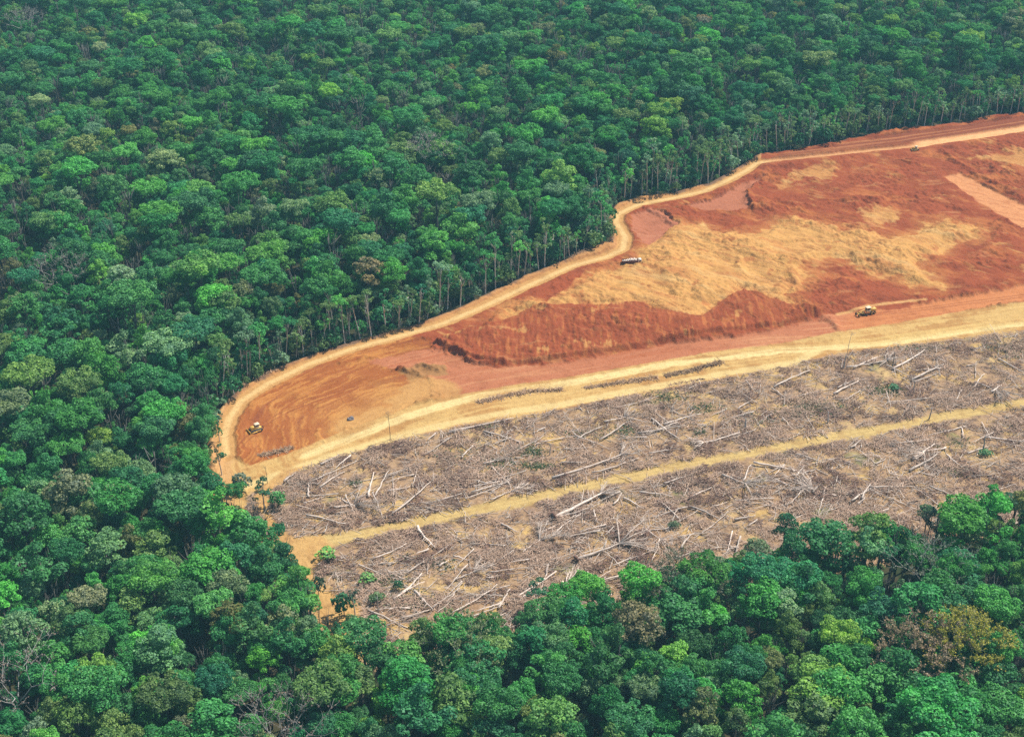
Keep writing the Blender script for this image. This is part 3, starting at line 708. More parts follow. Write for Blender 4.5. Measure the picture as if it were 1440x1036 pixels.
px_tree(312, 668, EDGE[2], .62, DG, 'slim dark tree on the sandy strip at the left tip of the pit', 'tree', 'tree', .8, 1.2)
px_tree(309, 622, EDGE[0], .55, DG, 'slender tree with a tiny dark top beside the left road bend', 'tree', 'tree', .65, 2.2)
px_tree(340, 692, BUSH[1], 1.6, (.09, .11, .08), 'grey-green shrub at the lower left tip of the yellow road', 'bush', 'bush', 1.5, .7)
px_tree(756, 860, EDGE[2], .62, DG, 'small dark tree at the foot of the felled area, left of the round bush', 'tree', 'tree', 1.15, .5)
px_tree(530, 846, BUSH[0], .9, (.07, .12, .05), 'olive bush among the felled logs near the bottom of the clearing', 'bush', 'bush', 1.2, .9)
px_tree(518, 818, BUSH[2], .9, (.08, .17, .05), 'flat light green bush near the bottom left of the felled area', 'bush', 'bush', 1.6, .4)
px_tree(560, 830, BUSH[1], .7, DG, 'narrow dark bush in the lower left of the felled area', 'bush', 'bush', .7, .4)
px_tree(948, 742, BUSH[0], .7, (.06, .09, .05), 'dull green bush between two logs above the lower forest', 'bush', 'bush', 1.0, .4)
px_tree(1385, 640, BUSH[0], .6, (.05, .12, .05), 'green bush beside a snag near the right side', 'bush', 'bush', 1.2, .4)
px_tree(1258, 548, BUSH[2], .7, (.05, .12, .06), 'low dark green bush among logs in the upper felled strip', 'bush', 'bush', 1.3, .1)
low = [(1100, 786, 0, .98, .85, DG, 'dark green two-headed tree rising above the lower forest edge'),
       (1062, 806, 4, .8, .9, (.09, .13, .07), 'hazy grey-green tree left of the dark two-headed tree'),
       (1148, 812, 6, .85, .8, (.012, .05, .025), 'very dark tree below and right of the dark two-headed tree'),
       (1185, 808, 1, .9, 1.0, (.04, .17, .05), 'rounded green tree at the centre of the lower forest edge'),
       (1218, 786, 9, .75, .6, (.045, .13, .05), 'narrow green tree above the sunlit gap in the lower forest'),
       (1302, 768, 3, .85, .55, (.02, .035, .03), 'narrow almost black tree standing out at the lower forest edge'),
       (1322, 772, 8, .72, .8, (.06, .08, .06), 'grey-green tree right of the narrow black tree'),
       (1352, 762, 7, .88, .8, (.045, .085, .04), 'olive wide-topped tree in front of the felled area at lower right'),
       (1300, 750, 4, .7, .7, (.05, .1, .05), 'loose green tree nearest the lower track at right'),
       (1420, 757, 2, .9, .95, (.03, .08, .04), 'dark flat-topped tree at the right end of the lower forest edge'),
       (1385, 775, 0, .85, .9, (.03, .09, .045), 'dark rounded tree next to the right end of the lower forest edge'),
       (1010, 838, 4, .9, .95, (.07, .13, .065), 'thin-leaved dull green tree by the lower clearing edge'),
       (935, 850, 9, .8, .75, (.03, .1, .045), 'dark green tree at the start of the lower forest rise'),
       (960, 836, 3, .75, .55, (.02, .12, .04), 'small pointed green tree beside the lower clearing edge')]
for u, v, k, hs, sc, tint, lab in low: px_tree(u, v, PROTO[k], hs * .82, tint, lab, 'tree', 'tree', sc, u * .37)
px_tree(1262, 778, BUSH[1], 1.6, (.2, .3, .05), 'yellow-green bush in the sunlit gap of the lower forest edge', 'bush', 'bush', 1.3, .3)

# ------------------------------------------------------------------ leafless and odd trees
def bare_tree(seed, H, spread, mat, base=.45, levels=5, twig=1.0):
    rs = random.Random(seed); mb = MB()
    def grow(p, d, l, r, lev):
        q = p + d * l * .5 + Vector((rs.uniform(-.1, .1), rs.uniform(-.1, .1), 0)) * l; e = q + (d + Vector((rs.uniform(-.2, .2), rs.uniform(-.2, .2), .1))).normalized() * l * .5
        mb.tube([p, q, e], [r, r * .85, r * .65], 6 if lev < 2 else 4, .75, lev == 0)
        if lev >= levels: return
        k = rs.choice((2, 3, 3)) if lev else 4
        a0 = rs.uniform(0, 6.28)
        for j in range(k):
            a = a0 + j * 6.283 / k + rs.uniform(-.4, .4)
            nd = (d * .75 + Vector((math.cos(a), math.sin(a), rs.uniform(.0, .35))) * spread).normalized()
            grow(e, nd, l * rs.uniform(.62, .8), max(r * .62, .05 * twig), lev + 1)
    grow(Vector((0, 0, -1)), Vector((rs.uniform(-.05, .05), rs.uniform(-.05, .05), 1)).normalized(), H * .42, base, 0)
    return mb
def bare(u, v, H, spread, mat, label, seed, base=.4, tint=None, cover=0, levels=5, name='bare_tree'):
    x, y = gp(u, v, H * .85); z = gh(x, y)
    t = empty(name, (x, y, z), seed * 1.3); tag(t, label, 'tree')
    mb = bare_tree(seed, H, spread, mat, base, levels); mb.build('trunk', mat, t, True)
    if tint:
        rs = np.random.default_rng(seed); P = np.array(mb.v); P = P[P[:, 2] > H * .66]; P = P[rs.integers(0, len(P), cover)]
        C = P + rs.normal(0, .35, P.shape); n = rs.normal(size=C.shape) + np.array([0, 0, .6]); n /= np.linalg.norm(n, axis=1, keepdims=True)
        tt = np.cross(n, rs.normal(size=n.shape)); tt /= np.linalg.norm(tt, axis=1, keepdims=True); b = np.cross(n, tt); s = rs.uniform(.18, .36, (len(C), 1))
        V = np.stack([C - tt * s, C - b * s, C + tt * s, C + b * s], 1).reshape(-1, 3)
        c = obj('crown', new_mesh('crown', V, np.arange(len(V)).reshape(-1, 4), M_LEAF, False, {'lv': np.repeat(rs.uniform(.2, .8, len(C)), 4)}), t); c['tint'] = list(tint)
for a in ((1312, 866, 27, .5, M_DEAD, 'leafless white-grey tree with bare forked branches right of centre in lower forest', 11, .4, None, 0, 4),
          (12, 955, 31, .75, M_DEAD, 'grey leafless tree at the left edge near the bottom', 12, .4, (.22, .17, .15), 900, 5),
          (1296, 926, 31, .8, M_DEAD, 'broad brownish nearly leafless tree in the lower right forest', 13, .5, (.33, .25, .17), 9000, 5),
          (1352, 932, 27, .5, M_PALEBARK, 'golden yellow-crowned tree beside the broad brownish tree', 14, .4, (.36, .34, .055), 7000, 5),
          (955, 815, 27, .7, M_DEAD, 'grey rounded near-leafless tree at the clearing edge of the lower forest', 15, .35, (.19, .19, .13), 5000, 5),
          (640, 902, 26, .8, M_PALEBARK, 'pale olive feathery tree near the bottom of the clearing', 16, .4, (.20, .26, .12), 7000, 5),
          (88, 372, 31, .7, M_DEAD, 'pale grey tree standing out in the forest at the left', 17, .45, (.25, .22, .2), 900, 5),
          (602, 208, 33, .75, M_DEAD, 'pinkish grey tree standing out in the forest above centre', 18, .45, (.30, .26, .24), 900, 5),
          (1310, 795, 28, .7, M_DEAD, 'grey twiggy tree just under the lower forest edge at right', 19, .4, (.16, .2, .14), 1300, 5),
          (1292, 900, 24, .7, M_DEAD, 'small grey dead tree left of the broad brownish tree', 20, .3, None, 0, 4),
          (392, 1005, 30, .7, M_DEAD, 'brown-grey bare tree at the bottom edge, left of centre', 21, .35, (.2, .15, .13), 700, 5),
          (30, 30, 34, .7, M_DEAD, 'grey leafless tree in the top left corner', 22, .5, (.26, .24, .24), 900, 5)):
    bare(*a)

# ------------------------------------------------------------------ felled logs
def log_mb(L, r, seed, stubs=3, root=False, bend=1.0, bare_=False):
    stubs = stubs + (2 if L > 12 else 1)
    rs = random.Random(seed); mb = MB(); n = 6; b = rs.uniform(-.035, .035) * L * bend; sg = rs.uniform(-.3, .3)
    P = []
    for i in range(n + 1):
        t = i / n; P.append(Vector(((t - .5) * L, b * math.sin(t * math.pi) + sg * math.sin(t * 6) + .18 * math.sin(t * 17 + seed), r + .22 * math.sin(t * 3.1 + seed))))
    rad = [r * .88 * (1.15 - .75 * i / n) * rs.uniform(.92, 1.08) for i in range(n + 1)]
    mb.tube(P, rad, 8, rs.uniform(.3, .8))
    for k in range(stubs):
        t = rs.uniform(.45, .97); i = min(n - 1, int(t * n)); p = P[i].lerp(P[i + 1], t * n - i)
        sd = rs.choice((-1, 1)); d = Vector((rs.uniform(.4, 1.0), sd * rs.uniform(.4, 1), rs.uniform(.0, .45))).normalized(); l = rs.uniform(.08, .28) * L
        mb.tube([p, p + d * l * .5 + Vector((0, 0, .1)), p + d * l], [rad[i] * .45, rad[i] * .3, .04], 5, rs.uniform(.3, .8))
    return mb
def root_mb(L, r, seed):
    rs = random.Random(seed); mb = MB(); p = Vector((-L / 2, 0, r)); k = 11
    vs = [p + Vector((.5, 0, 0))] + [p + Vector((rs.uniform(-.3, .25), math.cos(j * 6.283 / k) * r * rs.uniform(2.2, 3.6), max(-r * .9, math.sin(j * 6.283 / k) * r * rs.uniform(2.2, 3.6)))) for j in range(k)] + [p + Vector((-.5, 0, 0))]
    fs = [(0, j + 1, (j + 1) % k + 1) for j in range(k)] + [(k + 1, (j + 1) % k + 1, j + 1) for j in range(k)]
    mb.add(vs, fs, .2)
    for j in range(9):
        a = rs.uniform(0, 6.28); d = Vector((rs.uniform(-.5, 0), math.cos(a), abs(math.sin(a)) * .9)); mb.tube([p, p + d * r * rs.uniform(2.5, 5)], [r * .3, .05], 4, .2)
    return mb
def top_mb(L, r, seed, spread=7.0, n=60):
    """the broken crown of a felled tree"""
    rs = random.Random(seed); mb = MB(); tip = Vector((L * .42, 0, r))
    for j in range(9):
        a = rs.uniform(-1.1, 1.1); d = Vector((math.cos(a), math.sin(a), rs.uniform(0, .35))).normalized(); l = spread * rs.uniform(.55, 1.1)
        m_ = tip + d * l * .5 + Vector((0, 0, .4)); e = tip + d * l + Vector((rs.uniform(-1, 1), rs.uniform(-1, 1), 0)); e.z = max(.2, e.z)
        mb.tube([tip, m_, e], [r * .45, r * .28, .06], 5, rs.uniform(.4, .9))
        for q in range(n // 9):
            t = rs.uniform(.25, 1); s_ = m_.lerp(e, t) if t > .5 else tip.lerp(m_, t * 2); a2 = a + rs.uniform(-1, 1); d2 = Vector((math.cos(a2), math.sin(a2), rs.uniform(-.1, .6))).normalized()
            mb.tube([s_, s_ + d2 * rs.uniform(1, 3.2)], [.09, .03], 3, rs.uniform(.3, .9), False)
    return mb
def strip(u, v):
    vt = np.interp(u, [p[0] for p in TRACK[::-1]], [p[1] for p in TRACK[::-1]])
    return 'above the dirt track' if v < vt else 'below the dirt track'
def log_thing(p0, p1, r, seed, kind, label_fmt, stubs=3):
    a = Vector(gp(*p0)); b = Vector(gp(*p1)); L = (b - a).length; c = (a + b) / 2
    z = (gh(a.x, a.y) + gh(b.x, b.y)) / 2 + .55; za, zb = gh(a.x, a.y), gh(b.x, b.y)
    rz = math.atan2(b.y - a.y, b.x - a.x)
    uv = proj(c.x, c.y); u, v = uv[0], uv[1]
    lab = uniq(f'{label_fmt} {strip(u, v)},', c.x, c.y, z)
    if kind == 'log':
        o = log_mb(L, r, seed, stubs).build('felled_log', M_LOG, None, True); o.location = (c.x, c.y, z); o.rotation_euler = (0, -math.atan2(zb - za, L), rz)
        return tag(o, lab, 'log', 'felled logs lying in the clearing')
    t = empty('felled_tree', (c.x, c.y, z), rz); t.rotation_euler = (0, -math.atan2(zb - za, L), rz); tag(t, lab, 'felled tree')
    log_mb(L, r, seed, 2).build('trunk', M_LOG, t, True)
    if 'r' in kind: root_mb(L, r, seed).build('root_plate', M_DARKSTICK, t)
    if 'c' in kind: top_mb(L, r, seed, 8 if 'C' not in kind else 14, 90 if 'C' not in kind else 200).build('branches', M_LOG, t)
    return t
LOGS = [((431, 727), (487, 740), .5), ((518, 701), (526, 668), .55), ((527, 700), (548, 664), .4), ((552, 726), (608, 678), .42), ((434, 682), (502, 650), .32),
        ((546, 693), (577, 686), .4), ((451, 656), (478, 642), .5), ((632, 609), (722, 591), .45), ((434, 701), (434, 681), .5), ((400, 681), (416, 669), .5), ((663, 696), (722, 679), .38),
        ((587, 744), (611, 773), .6), ((525, 789), (572, 768), .4), ((563, 838), (594, 810), .5), ((583, 833), (609, 861), .55), ((609, 857), (646, 830), .42), ((618, 800), (631, 790), .4), ((637, 786), (660, 790), .4),
        ((705, 740), (728, 751), .45), ((896, 612), (964, 602), .5), ((933, 599), (986, 586), .5), ((916, 591), (956, 621), .45), ((843, 622), (881, 596), .4), ((812, 621), (847, 602), .4),
        ((832, 668), (899, 647), .38), ((877, 703), (905, 718), .45), ((899, 694), (944, 702), .4), ((969, 715), (1011, 733), .5), ((958, 774), (971, 755), .55), ((934, 683), (966, 672), .4),
        ((1059, 654), (1122, 665), .5), ((1033, 734), (1062, 728), .5), ((1255, 521), (1300, 495), .6), ((1247, 516), (1281, 534), .4), ((1282, 537), (1326, 515), .6), ((1284, 540), (1320, 526), .35),
        ((1172, 557), (1208, 538), .5), ((1178, 548), (1206, 534), .35), ((1247, 567), (1308, 563), .4), ((1404, 507), (1444, 530), .45), ((1088, 547), (1139, 523), .45), ((1200, 520), (1233, 504), .35), ((1393, 555), (1408, 544), .4),
        ((1085, 549), (1106, 562), .35), ((1283, 649), (1314, 628), .55), ((1278, 665), (1317, 643), .6), ((1331, 642), (1352, 660), .4), ((1384, 618), (1446, 624), .45), ((1212, 705), (1223, 684), .5),
        ((1222, 688), (1290, 687), .38), ((1142, 696), (1154, 683), .5), ((1120, 640), (1160, 654), .35), ((1195, 632), (1211, 622), .45), ((680, 655), (712, 647), .35), ((486, 700), (497, 722), .3), ((455, 752), (462, 738), .3),
        ((835, 720), (839, 738), .4), ((862, 712), (875, 696), .4), ((782, 752), (802, 735), .4), ((700, 792), (722, 776), .35), ((1045, 680), (1056, 656), .4), ((540, 672), (610, 650), .25), ((1100, 590), (1116, 606), .25), ((720, 640), (765, 616), .3)]
for i, (a, b, r) in enumerate(LOGS):
    L_ = math.dist(gp(*a), gp(*b))
    log_thing(a, b, r, 500 + i, 'log', f'{"long" if L_ > 22 else "short" if L_ < 11 else "medium"} {"thick" if r > .47 else "slim"} pale log')
log_thing((776, 675), (880, 640), .55, 601, 'tc', 'very long pale felled tree')
log_thing((779, 731), (850, 697), .8, 602, 'trc', 'thick felled tree with root plate')
log_thing((810, 790), (876, 766), .7, 603, 'trcC', 'felled tree with root plate, wide dead crown')
log_thing((1015, 671), (1050, 684), .55, 604, 'tcC', 'felled tree with grey fan of branches')
log_thing((1190, 520), (1250, 508), .4, 605, 'tc', 'felled tree with twiggy top')
log_thing((1040, 612), (985, 626), .45, 606, 'tc', 'felled tree with forked top')
log_thing((745, 838), (800, 822), .4, 607, 'tc', 'thin felled tree by lower forest')
for i, (a, b) in enumerate((((690, 706), (722, 692)), ((1175, 700), (1140, 690)), ((905, 745), (930, 762)), ((1330, 632), (1296, 640)), ((640, 818), (668, 806)), ((1370, 540), (1402, 552)), ((850, 596), (880, 588)), ((470, 716), (500, 712)), ((1090, 676), (1118, 690)), ((735, 778), (760, 762)))):
    log_thing(a, b, .38, 630 + i, 'tcC' if i % 2 else 'tc', ('felled tree with wide tangled crown' if i % 2 else 'felled tree with small tangled crown'))['group'] = 'felled trees with tangled crowns'
# many more logs, copied from a dozen lengths
LP = [log_mb(L, r, 700 + i, k).mesh('felled_log', M_LOG, True) for i, (L, r, k) in enumerate(((7, .35, 1), (9, .28, 2), (11, .4, 2), (13, .3, 3), (15, .38, 3), (18, .34, 4), (20, .42, 3), (24, .36, 5), (6, .45, 0), (16, .26, 4), (12, .45, 1), (10, .22, 3)))]
LLEN = [7, 9, 11, 13, 15, 18, 20, 24, 6, 16, 12, 10]
TW = world(TRACK); H1W, H2W = world(HAUL1), world(HAUL2)
def in_slash(x, y, m_=2.0, tr=6.5):
    X = np.array([x]); Y = np.array([y])
    return sdist(SLASH_W, X, Y)[0] > m_ and ldist(TW, X, Y)[0][0] > tr and clear_sd(X, Y)[0] > 1 and sdist(world(APRON), X, Y)[0] < -1.5
rs = random.Random(77); cnt = 0; tries = 0
while cnt < 235 and tries < 9000:
    tries += 1
    u = rs.uniform(395, 1445); v = rs.uniform(470, 900); x, y = gp(u, v)
    if rs.random() > (v - 300) / 600: continue
    k = rs.randrange(12); L = LLEN[k]; rz = (rs.gauss(.62, .35) if rs.random() < .6 else rs.uniform(0, 3.14)) + (math.pi if rs.random() < .5 else 0)
    dx, dy = math.cos(rz) * L / 2, math.sin(rz) * L / 2
    if not (in_slash(x, y) and in_slash(x + dx, y + dy, 1.5, 5) and in_slash(x - dx, y - dy, 1.5, 5)): continue
    za, zb = gh(x - dx, y - dy), gh(x + dx, y + dy)
    o = obj('felled_log', LP[k]); sc = rs.uniform(.8, 1.15); sc *= rs.uniform(.6, 1.0); o.scale = (1, sc, sc); o.location = (x, y, (za + zb) / 2 + rs.uniform(.2, .8)); o.rotation_euler = (0, -math.atan2(zb - za, L) + rs.gauss(0, .03), rz)
    tag(o, uniq(f'{"long" if L > 17 else "short" if L < 10 else "medium"} grey-brown log lying {strip(u, v)},', x, y, o.location.z), 'log', 'felled logs lying in the clearing'); cnt += 1
print('logs', cnt)

# standing snags left in the clearing
def snag(u, v, H, label, seed, r=.3, lean=(0, 0), tops=0, mat=None):
    x, y = gp(u, v); t = random.Random(seed); mb = MB()
    P = [(lean[0] * q * H + t.uniform(-.12, .12), lean[1] * q * H, -.6 + (H + .6) * q) for q in (0, .25, .5, .75, 1)]
    mb.tube(P, [r * 1.2, r, r * .85, r * .7, r * .35], 7, .7)
    for k in range(tops):
        a = t.uniform(0, 6.28); q = t.uniform(.72, 1); p = Vector(P[3]).lerp(Vector(P[4]), (q - .72) / .28); d = Vector((math.cos(a), math.sin(a), t.uniform(.2, .9)))
        mb.tube([p, p + d * t.uniform(.8, 2.2)], [r * .3, .04], 4, .5)
    o = mb.build('standing_snag', mat or M_DEAD, None, True); o.location = (x, y, gh(x, y)); tag(o, label, 'snag')
snag(549, 618, 14.5, 'tall thin dark snag with a twiggy top beside the yellow road', 1, .13, (-.03, 0), 16, M_BARK)
snag(1190, 500, 13, 'thin leaning snag at the top edge of the felled strip by the haul road', 2, .13, (.12, .05), 8, M_DEAD)
snag(1186, 519, 7, 'short pale forked snag just below the thin leaning snag', 3, .35, (.05, 0), 4)
snag(1255, 518, 9, 'dark straight snag among the logs in the upper felled strip', 4, .25, (0, 0), 2, M_BARK)
snag(1048, 603, 5.6, 'short bright white broken trunk standing in the upper felled strip', 5, .42, (-.06, 0), 0)
snag(1164, 595, 6.0, 'pale broken trunk standing just above the dirt track', 6, .38, (-.05, 0), 1)
snag(1382, 636, 8.5, 'white broken trunk standing below the dirt track at right', 7, .35, (-.02, 0), 1)
snag(532, 862, 8.0, 'thin pale dead trunk near the bottom tip of the clearing', 8, .25, (0, 0), 3)
snag(773, 640, 6.0, 'forked whitish snag left of centre in the upper felled strip', 9, .25, (.08, 0), 5)
snag(1284, 552, 6.0, 'stubby white snag under the crossed thick logs', 10, .28, (0, 0), 1)
snag(376, 680, 9.0, 'thin bare stem on the yellow road near its left tip', 12, .12, (0, 0), 2, M_BARK)
snag(1306, 590, 6.5, 'leaning white snag above the right part of the track', 13, .3, (.1, 0), 1)

# ------------------------------------------------------------------ loose slash
def sticks(cen, L, r, ang, tilt, z, lv):
    n = len(cen); d = np.stack([np.cos(ang) * np.cos(tilt), np.sin(ang) * np.cos(tilt), np.sin(tilt)], 1)
    s = np.stack([-np.sin(ang), np.cos(ang), np.zeros(n)], 1); w = np.cross(d, s)
    c = np.column_stack([cen, z]); V = []
    for e, q in ((-.5, 1.0), (.5, .55)):
        for a in range(3):
            t = a * 2.094 + .5; V.append(c + d * (L * e)[:, None] + (s * math.cos(t) + w * math.sin(t)) * (r * q)[:, None])
    V = np.stack(V, 1).reshape(-1, 3); b = np.arange(n)[:, None] * 6
    F = np.concatenate([b + np.array([[0, 1, 4, 3]]), b + np.array([[1, 2, 5, 4]]), b + np.array([[2, 0, 3, 5]])])
    return V, F, np.repeat(lv, 6)
def slash(nm, n, seed, Lr, rr, mat, label, dens_seed, thr):
    rs = np.random.default_rng(seed)
    u = rs.uniform(340, 1640, n * 7); v = rs.uniform(440, 965, n * 7)
    X, Y = gp(u, v)
    ok = (sdist(SLASH_W, X + fbm(X, Y, 9, 2, 95) * 3, Y) > .5) & (clear_sd(X, Y) > .5) & (ldist(TW, X, Y)[0] > 3.3 + fbm(X, Y, 6, 3, 96) * 2.6) & (sdist(world(APRON), X, Y) < 0)
    dn = fbm(X, Y, 9, 4, dens_seed) + .6 * fbm(X, Y, 28, 2, dens_seed + 5)
    ok &= rs.random(len(X)) < sstep(thr - .25, thr + .35, dn)
    X, Y, dn = X[ok][:n], Y[ok][:n], dn[ok][:n]; k = len(X)
    base = fbm(X, Y, 26, 2, 97) * 1.6 + .55
    ang = np.where(rs.random(k) < .35, base + rs.normal(0, .5, k), rs.uniform(0, 3.14, k))
    L = rs.uniform(*Lr, k) * rs.uniform(.6, 1.3, k); r = rs.uniform(*rr, k); tone = fbm(X, Y, 13, 3, dens_seed + 9) * .9; L = L * (1 + (rs.random(k) < .05) * 1.2)
    i = np.clip(((X - XS[0]) / .5).round().astype(int), 0, len(XS) - 1); j = np.clip(((Y - YS[0]) / .7).round().astype(int), 0, len(YS) - 1)
    z = HG[j, i] + np.abs(rs.normal(0, .35, k)) * (1 + np.clip(dn, 0, 1) * 3) + r * .6
    V, F, LV = sticks(np.column_stack([X, Y]), L, r, ang, rs.normal(0, .16, k), z, np.clip(.45 + rs.normal(0, .4, k) + tone, 0, 1.2))
    o = obj(nm, new_mesh(nm, V, F, mat, False, {'lv': LV})); tag(o, label, 'debris', kind='stuff'); return k
print('sticks', slash('slash', 80000, 41, (.9, 4.5), (.05, .15), M_STICK, 'tangle of pale sticks and broken branches covering the felled strips', 101, .08),
      slash('broken_branches', 7500, 43, (3, 8), (.08, .19), M_LOG, 'long pale broken branches strewn over the felled strips', 121, -.1),
      slash('brushwood', 52000, 42, (.7, 2.8), (.06, .17), M_DARKSTICK, 'dark brown twigs and brushwood heaped between the logs', 111, .2))

# green regrowth between the logs
def regrowth():
    rs = np.random.default_rng(61); P = []
    for u, v, n, su, sv in ((1150, 575, 900, 26, 6), (1060, 592, 250, 18, 5), (748, 636, 420, 13, 4), (755, 656, 380, 14, 2.5), (700, 655, 300, 18, 7), (680, 600, 120, 10, 3), (940, 560, 420, 14, 5), (990, 575, 300, 14, 4), (1245, 550, 420, 14, 4),
                            (1350, 624, 160, 14, 4), (1410, 490, 260, 16, 4), (880, 607, 260, 9, 5), (1165, 690, 160, 10, 4), (500, 680, 160, 5, 3), (540, 818, 360, 16, 4), (575, 845, 320, 20, 8), (620, 795, 160, 10, 5), (575, 785, 90, 5, 3), (1290, 490, 300, 25, 3), (1320, 590, 120, 12, 3),
                            (650, 640, 200, 25, 8), (1420, 500, 150, 12, 4), (985, 610, 150, 6, 3), (1345, 665, 120, 12, 4), (1100, 640, 80, 6, 3), (830, 612, 200, 20, 5)):
        P += [gp(a, b) for a, b in zip(rs.normal(u, su, int(n * .8)), rs.normal(v, sv, int(n * .8)))]
    P = np.array(P); X, Y = P[:, 0], P[:, 1]; ok = (ldist(TW, X, Y)[0] > 5) & (sdist(SLASH_W, X, Y) > 1); X, Y = X[ok], Y[ok]
    i = np.clip(((X - XS[0]) / .5).round().astype(int), 0, len(XS) - 1); j = np.clip(((Y - YS[0]) / .7).round().astype(int), 0, len(YS) - 1)
    C = np.column_stack([X, Y, HG[j, i] + rs.uniform(.1, 1.0, len(X))]); n = rs.normal(size=C.shape) * .6 + np.array([0, 0, 1]); n /= np.linalg.norm(n, axis=1, keepdims=True)
    t = np.cross(n, rs.normal(size=n.shape)); t /= np.linalg.norm(t, axis=1, keepdims=True); b = np.cross(n, t); s = rs.uniform(.2, .55, (len(C), 1))
    V = np.stack([C - t * s, C - b * s * .7, C + t * s, C + b * s * .7], 1).reshape(-1, 3)
    o = obj('regrowth', new_mesh('regrowth', V, np.arange(len(V)).reshape(-1, 4), M_LEAF, False, {'lv': np.repeat(rs.uniform(.2, .8, len(C)), 4)})); o['tint'] = [.075, .125, .045]
    tag(o, 'patches of low green regrowth between the logs', 'ground cover', kind='stuff')
regrowth()

# brush piles on the haul road
def brush_pile(line, w, h, label, seed):
    rs = np.random.default_rng(seed); P = world(line); seg_ = np.diff(P, axis=0); l = np.linalg.norm(seg_, axis=1); c_ = np.concatenate([[0], np.cumsum(l)]); n = int(c_[-1] * w * 4.5)
    s_ = rs.uniform(0, c_[-1], n); i = np.clip(np.searchsorted(c_, s_) - 1, 0, len(seg_) - 1); p = P[i] + seg_[i] * ((s_ - c_[i]) / l[i])[:, None]
    wd = .55 + .9 * np.abs(pnoise(s_ * .13, s_ * 0 + seed, 7)); off = rs.normal(0, w * .36, n) * wd; nr = np.column_stack([-seg_[i][:, 1], seg_[i][:, 0]]) / l[i][:, None]; p = p + nr * off[:, None]
    hh = .7 * h * np.exp(-(off / (w * .45)) ** 2) * (.65 + .5 * pnoise(s_ * .35, off * .2, 3)); z = np.array([gh(a, b) for a, b in p]) + rs.uniform(.0, 1, n) * hh + .05
    V, F, LV = sticks(p, rs.uniform(.6, 4.2, n), rs.uniform(.05, .2, n), rs.uniform(0, 3.14, n), rs.normal(0, .4, n), z, np.clip(rs.normal(.55, .4, n), 0, 1.3))
    c0 = P.mean(0); V = V - np.array([c0[0], c0[1], 0]); o = obj('brush_pile', new_mesh('brush_pile', V, F, M_BRUSH, False, {'lv': LV}), loc=(c0[0], c0[1], 0)); tag(o, label, 'brush pile')
brush_pile([(670, 566), (700, 559), (745, 551), (792, 548)], 3.4, 1.6, 'long dark brush pile between the two yellow road lanes, left of centre', 1)
brush_pile([(822, 546), (870, 539), (925, 531)], 3.0, 1.4, 'brown brush ridge between the yellow road lanes at the centre', 2)
brush_pile([(935, 529), (975, 521), (1016, 509)], 3.6, 2.0, 'tall brush ridge at the right end of the row between the yellow lanes', 3)
brush_pile([(363, 641), (388, 636), (412, 630)], 3.4, 1.8, 'dark brush pile on the yellow road right of the left tip', 4)
brush_pile([(940, 542), (960, 538), (990, 533)], 1.0, .6, 'thin low line of brush on the lower yellow lane', 5)
brush_pile([(330, 548), (352, 537), (388, 522)], 2.6, 1.4, 'pale brush heap between the forest and the upper left road', 6)
brush_pile([(800, 366), (830, 354), (850, 346)], 2.6, 1.2, 'grey brush line between forest and road above the white truck', 7)

# ------------------------------------------------------------------ machines
def place(t, u, v, rz): x, y = gp(u, v); t.location = (x, y, gh(x, y) + .02); t.rotation_euler = (0, 0, rz)
def bulldozer(u, v, rz, label, group=None):
    t = empty('bulldozer'); tag(t, label, 'bulldozer', group)
    a = MB(); a.box(-2.3, 1.6, -.75, .75, .75, 1.5); a.prism([(.1, 1.5), (1.9, 1.5), (2.0, 1.7), (1.9, 2.35), (.1, 2.5)], -.62, .62, .06); a.box(-2.6, -2.2, -.5, .5, .6, 1.4); a.build('body', M_YEL, t)
    for s in (-1, 1):
        tr_ = MB(); y0, y1 = (s * 1.55, s * .85) if s < 0 else (s * .85, s * 1.55)
        tr_.prism([(-2.2, .0), (1.9, .0), (2.35, .3), (2.4, .7), (2.0, 1.1), (-2.2, 1.15), (-2.75, .8), (-2.7, .3)], y0, y1, .08); c = tr_.build('track', M_DARK, t)
        f = MB(); yy0, yy1 = (y0 - .03, y0 + .02) if s < 0 else (y1 - .02, y1 + .03); f.box(-1.8, 1.5, yy0, yy1, .35, .75); f.build('track_frame', M_YEL, c)
    c = MB(); c.box(-1.7, .05, -.72, .72, 1.5, 2.2); c.box(-1.85, .15, -.85, .85, 2.95, 3.12); cb = c.build('cab', M_CAB, t)
    for x in (-1.6, -.05):
        for y in (-.66, .66): q = MB(); q.box(x - .06, x + .06, y - .06, y + .06, 2.2, 2.95); q.build('post', M_YEL, cb)
    g = MB(); g.box(-1.5, -.12, -.6, .6, 2.2, 2.93); g.build('window', M_GLASS, cb)
    b = MB(); b.prism([(2.75, .05), (2.95, .0), (3.0, .25), (2.85, .75), (2.95, 1.35), (2.8, 1.4), (2.68, .75)], -1.95, 1.95, .05); bl = b.build('blade', M_YEL, t)
    for s in (-1, 1): q = MB(); q.tube([(-.2, s * 1.68, .55), (2.72, s * 1.7, .45)], [.13, .13], 6); q.build('push_arm', M_YEL, bl); q = MB(); q.tube([(1.7, s * .7, 1.9), (2.72, s * .8, .95)], [.08, .08], 6); q.build('ram', M_DARK, bl)
    e = MB(); e.tube([(1.1, .2, 2.4), (1.1, .2, 3.1)], [.08, .08], 8); e.build('exhaust', M_DARK, t)
    r = MB(); r.box(-3.5, -2.6, -.12, .12, .9, 1.15); r.prism([(-3.65, 0.05), (-3.45, .0), (-3.2, 1.2), (-3.45, 1.25)], -.1, .1); r.build('ripper', M_DARK, t)
    place(t, u, v, rz); t.scale = (1.15 if v > 300 else .85,) * 3
